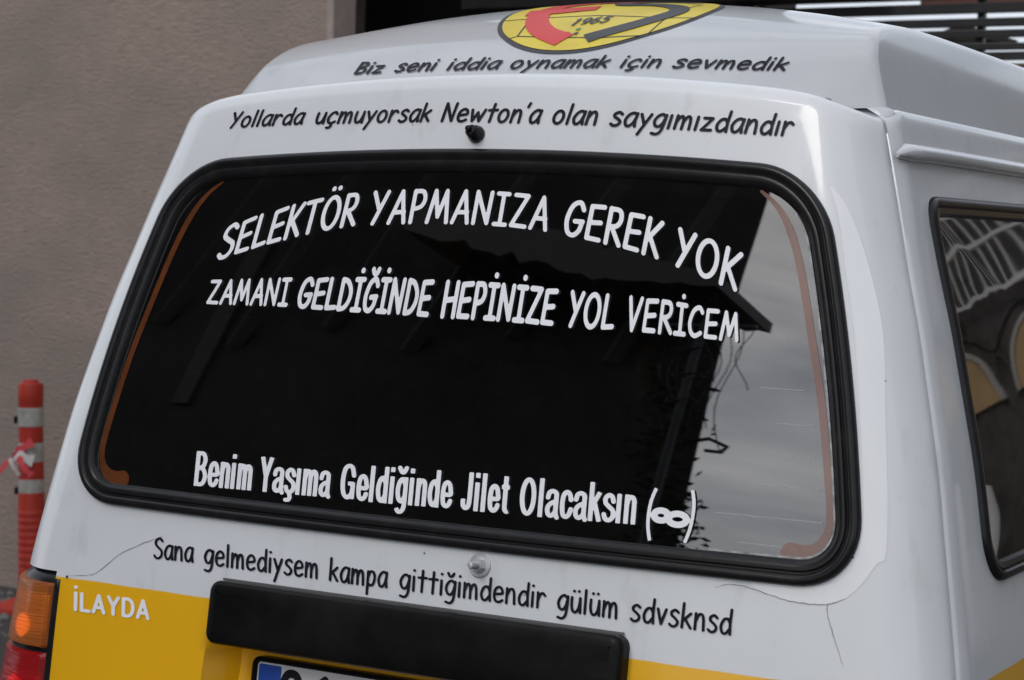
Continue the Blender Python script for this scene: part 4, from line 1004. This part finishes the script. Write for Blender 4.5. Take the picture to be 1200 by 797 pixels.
# end-of-street shop with ochre arches, mirrored in the side window
es=empty('arcade_shop',(4,9.5,0),'shop with ochre arches, white arch bands and a barred balcony, mirrored in the side window','building')
mb=MB();M['dimwall']=mat('grey_brown_wall',(.10,.09,.085),.9,noise=[((1,1,1),2.5,5,(.05,.045,.04),.4,.65)]);mb.box(1.6,4.6,9.5,12,0,6);part(mb,'wall','dimwall',es)
for cx in(2.75,3.95):
    for r0,r1,mk,yy,nm in((.0,.50,'ochre',9.47,'arch_panel'),(.50,.545,'stone',9.45,'arch_band'),(.66,.69,'dimwall',9.46,'arch_band')):
        mb=MB();nn=24
        for i in range(nn+1):
            a=math.pi*i/nn
            for y in(yy,9.50):
                for r in(r0,r1): mb.V.append(Vector((cx+r*math.cos(a),y,2.05+r*math.sin(a))))
        for i in range(nn):
            a=i*4;mb.F+=[(a,a+1,a+5,a+4),(a+1,a+3,a+7,a+5)]
        part(mb,nm,mk,es)
    mb=MB();mb.lathe([(0,.0),(.22,.02),(.26,.3),(.2,1.2),(.02,1.35),(0,1.35)],16,(cx,9.2,.15));part(mb,'white_awning','whitewash',es,smooth=True)
for i in range(30):
    x=1.9+i*.08;mb=MB();mb.beam((x,9.35,2.82),(x,9.35,3.35),.015);part(mb,'baluster','whitewash',es)
for z in(2.82,3.1,3.36):
    mb=MB();mb.beam((1.85,9.35,z),(4.3,9.35,z),.03);part(mb,'handrail','whitewash',es)
# ---------------------------------------------------------------- bollard with barrier tape
M['orangered']=mat('orange_red_plastic',(.46,.030,.014),.5,noise=[((1,1,1),10,5,(.30,.024,.014),.4,.75)]);M['reflect']=mat('reflective_band',(.45,.45,.42),.35,metal=.2,noise=[((1,1,1),25,5,(.30,.30,.27),.4,.7)])
bo=empty('traffic_bollard',(-4.155,3.70,0),'orange red plastic bollard with three grey reflective bands in front of the plaster wall','bollard')
c0=Vector((-4.155,3.70,0));lean=Vector((-.035,0,1)).normalized()
def bp(prof,name,mk,par=bo):
    mb=MB();mb.lathe(prof,32,c0,lean);return part(mb,name,mk,par,smooth=True,angle=35)
prof=[(.050,.03)]
for i in range(12): prof+=[(.0525,.06+i*.028),(.0525,.074+i*.028),(.0515,.076+i*.028),(.0515,.085+i*.028)]
prof+=[(.0505,.42),(.047,.60),(.0465,.80),(.0485,.805),(.0485,.868),(.046,.878),(.030,.884),(.028,.892),(.012,.894),(0,.894)]
bp(prof,'post','orangered')
for z0,z1 in((.440,.508),(.575,.648),(.712,.785)): bp([(.048,z0),(.0498,z0+.002),(.0498,z1-.002),(.048,z1)],'reflective_band','reflect')
bp([(.15,0),(.148,.018),(.10,.034),(.055,.05)],'base','orangered')
for z in(.46,.735):
    mb=MB();mb.box(-4.155-.035*z-.054,-4.155-.035*z-.044,3.66,3.69,z-.014,z+.014);part(mb,'clip','rubber',bo,bevel=.003)
M['tape']=mat('barrier_tape',(.60,.06,.08),.5);M['tapew']=mat('barrier_tape_white',(.62,.58,.55),.5)
tp=empty('barrier_tape',(-4.17,3.64,.6),'torn red and white barrier tape knotted round the bollard','tape')
def strip(pts,w,mk,wd=(0,0,1)):
    mb=MB();P=smooth_pts([np.array(p) for p in pts],6);n=len(P)
    for i,p in enumerate(P):
        t=P[min(i+1,n-1)]-P[max(i-1,0)];t=Vector(t).normalized();u=t.cross(Vector((.3,-1,.1))).normalized();ww=w*(.6+.4*math.sin(i*.7)**2)
        mb.V+=[Vector(p)-u*ww/2,Vector(p)+u*ww/2]
    for i in range(n-1):mb.F.append((2*i,2*i+2,2*i+3,2*i+1))
    part(mb,'tape_strip',mk,tp)
def P_(x,z,y=3.63): return (-4.175+x,y,z)
strip([P_(-.045,.585),P_(-.10,.50,3.6),P_(-.15,.38,3.6),P_(-.20,.30,3.6)],.022,'tape')
strip([P_(-.045,.59),P_(-.03,.56,3.63),P_(-.008,.525,3.645)],.018,'tapew')
strip([P_(-.055,.585,3.66),P_(-.01,.615,3.635),P_(.05,.66,3.65)],.04,'tape')
strip([P_(-.055,.60,3.66),P_(0,.60,3.630),P_(.056,.585,3.65)],.05,'tapew')
strip([P_(.0,.60,3.628),P_(.03,.56,3.628),P_(.06,.53,3.64)],.03,'tape')
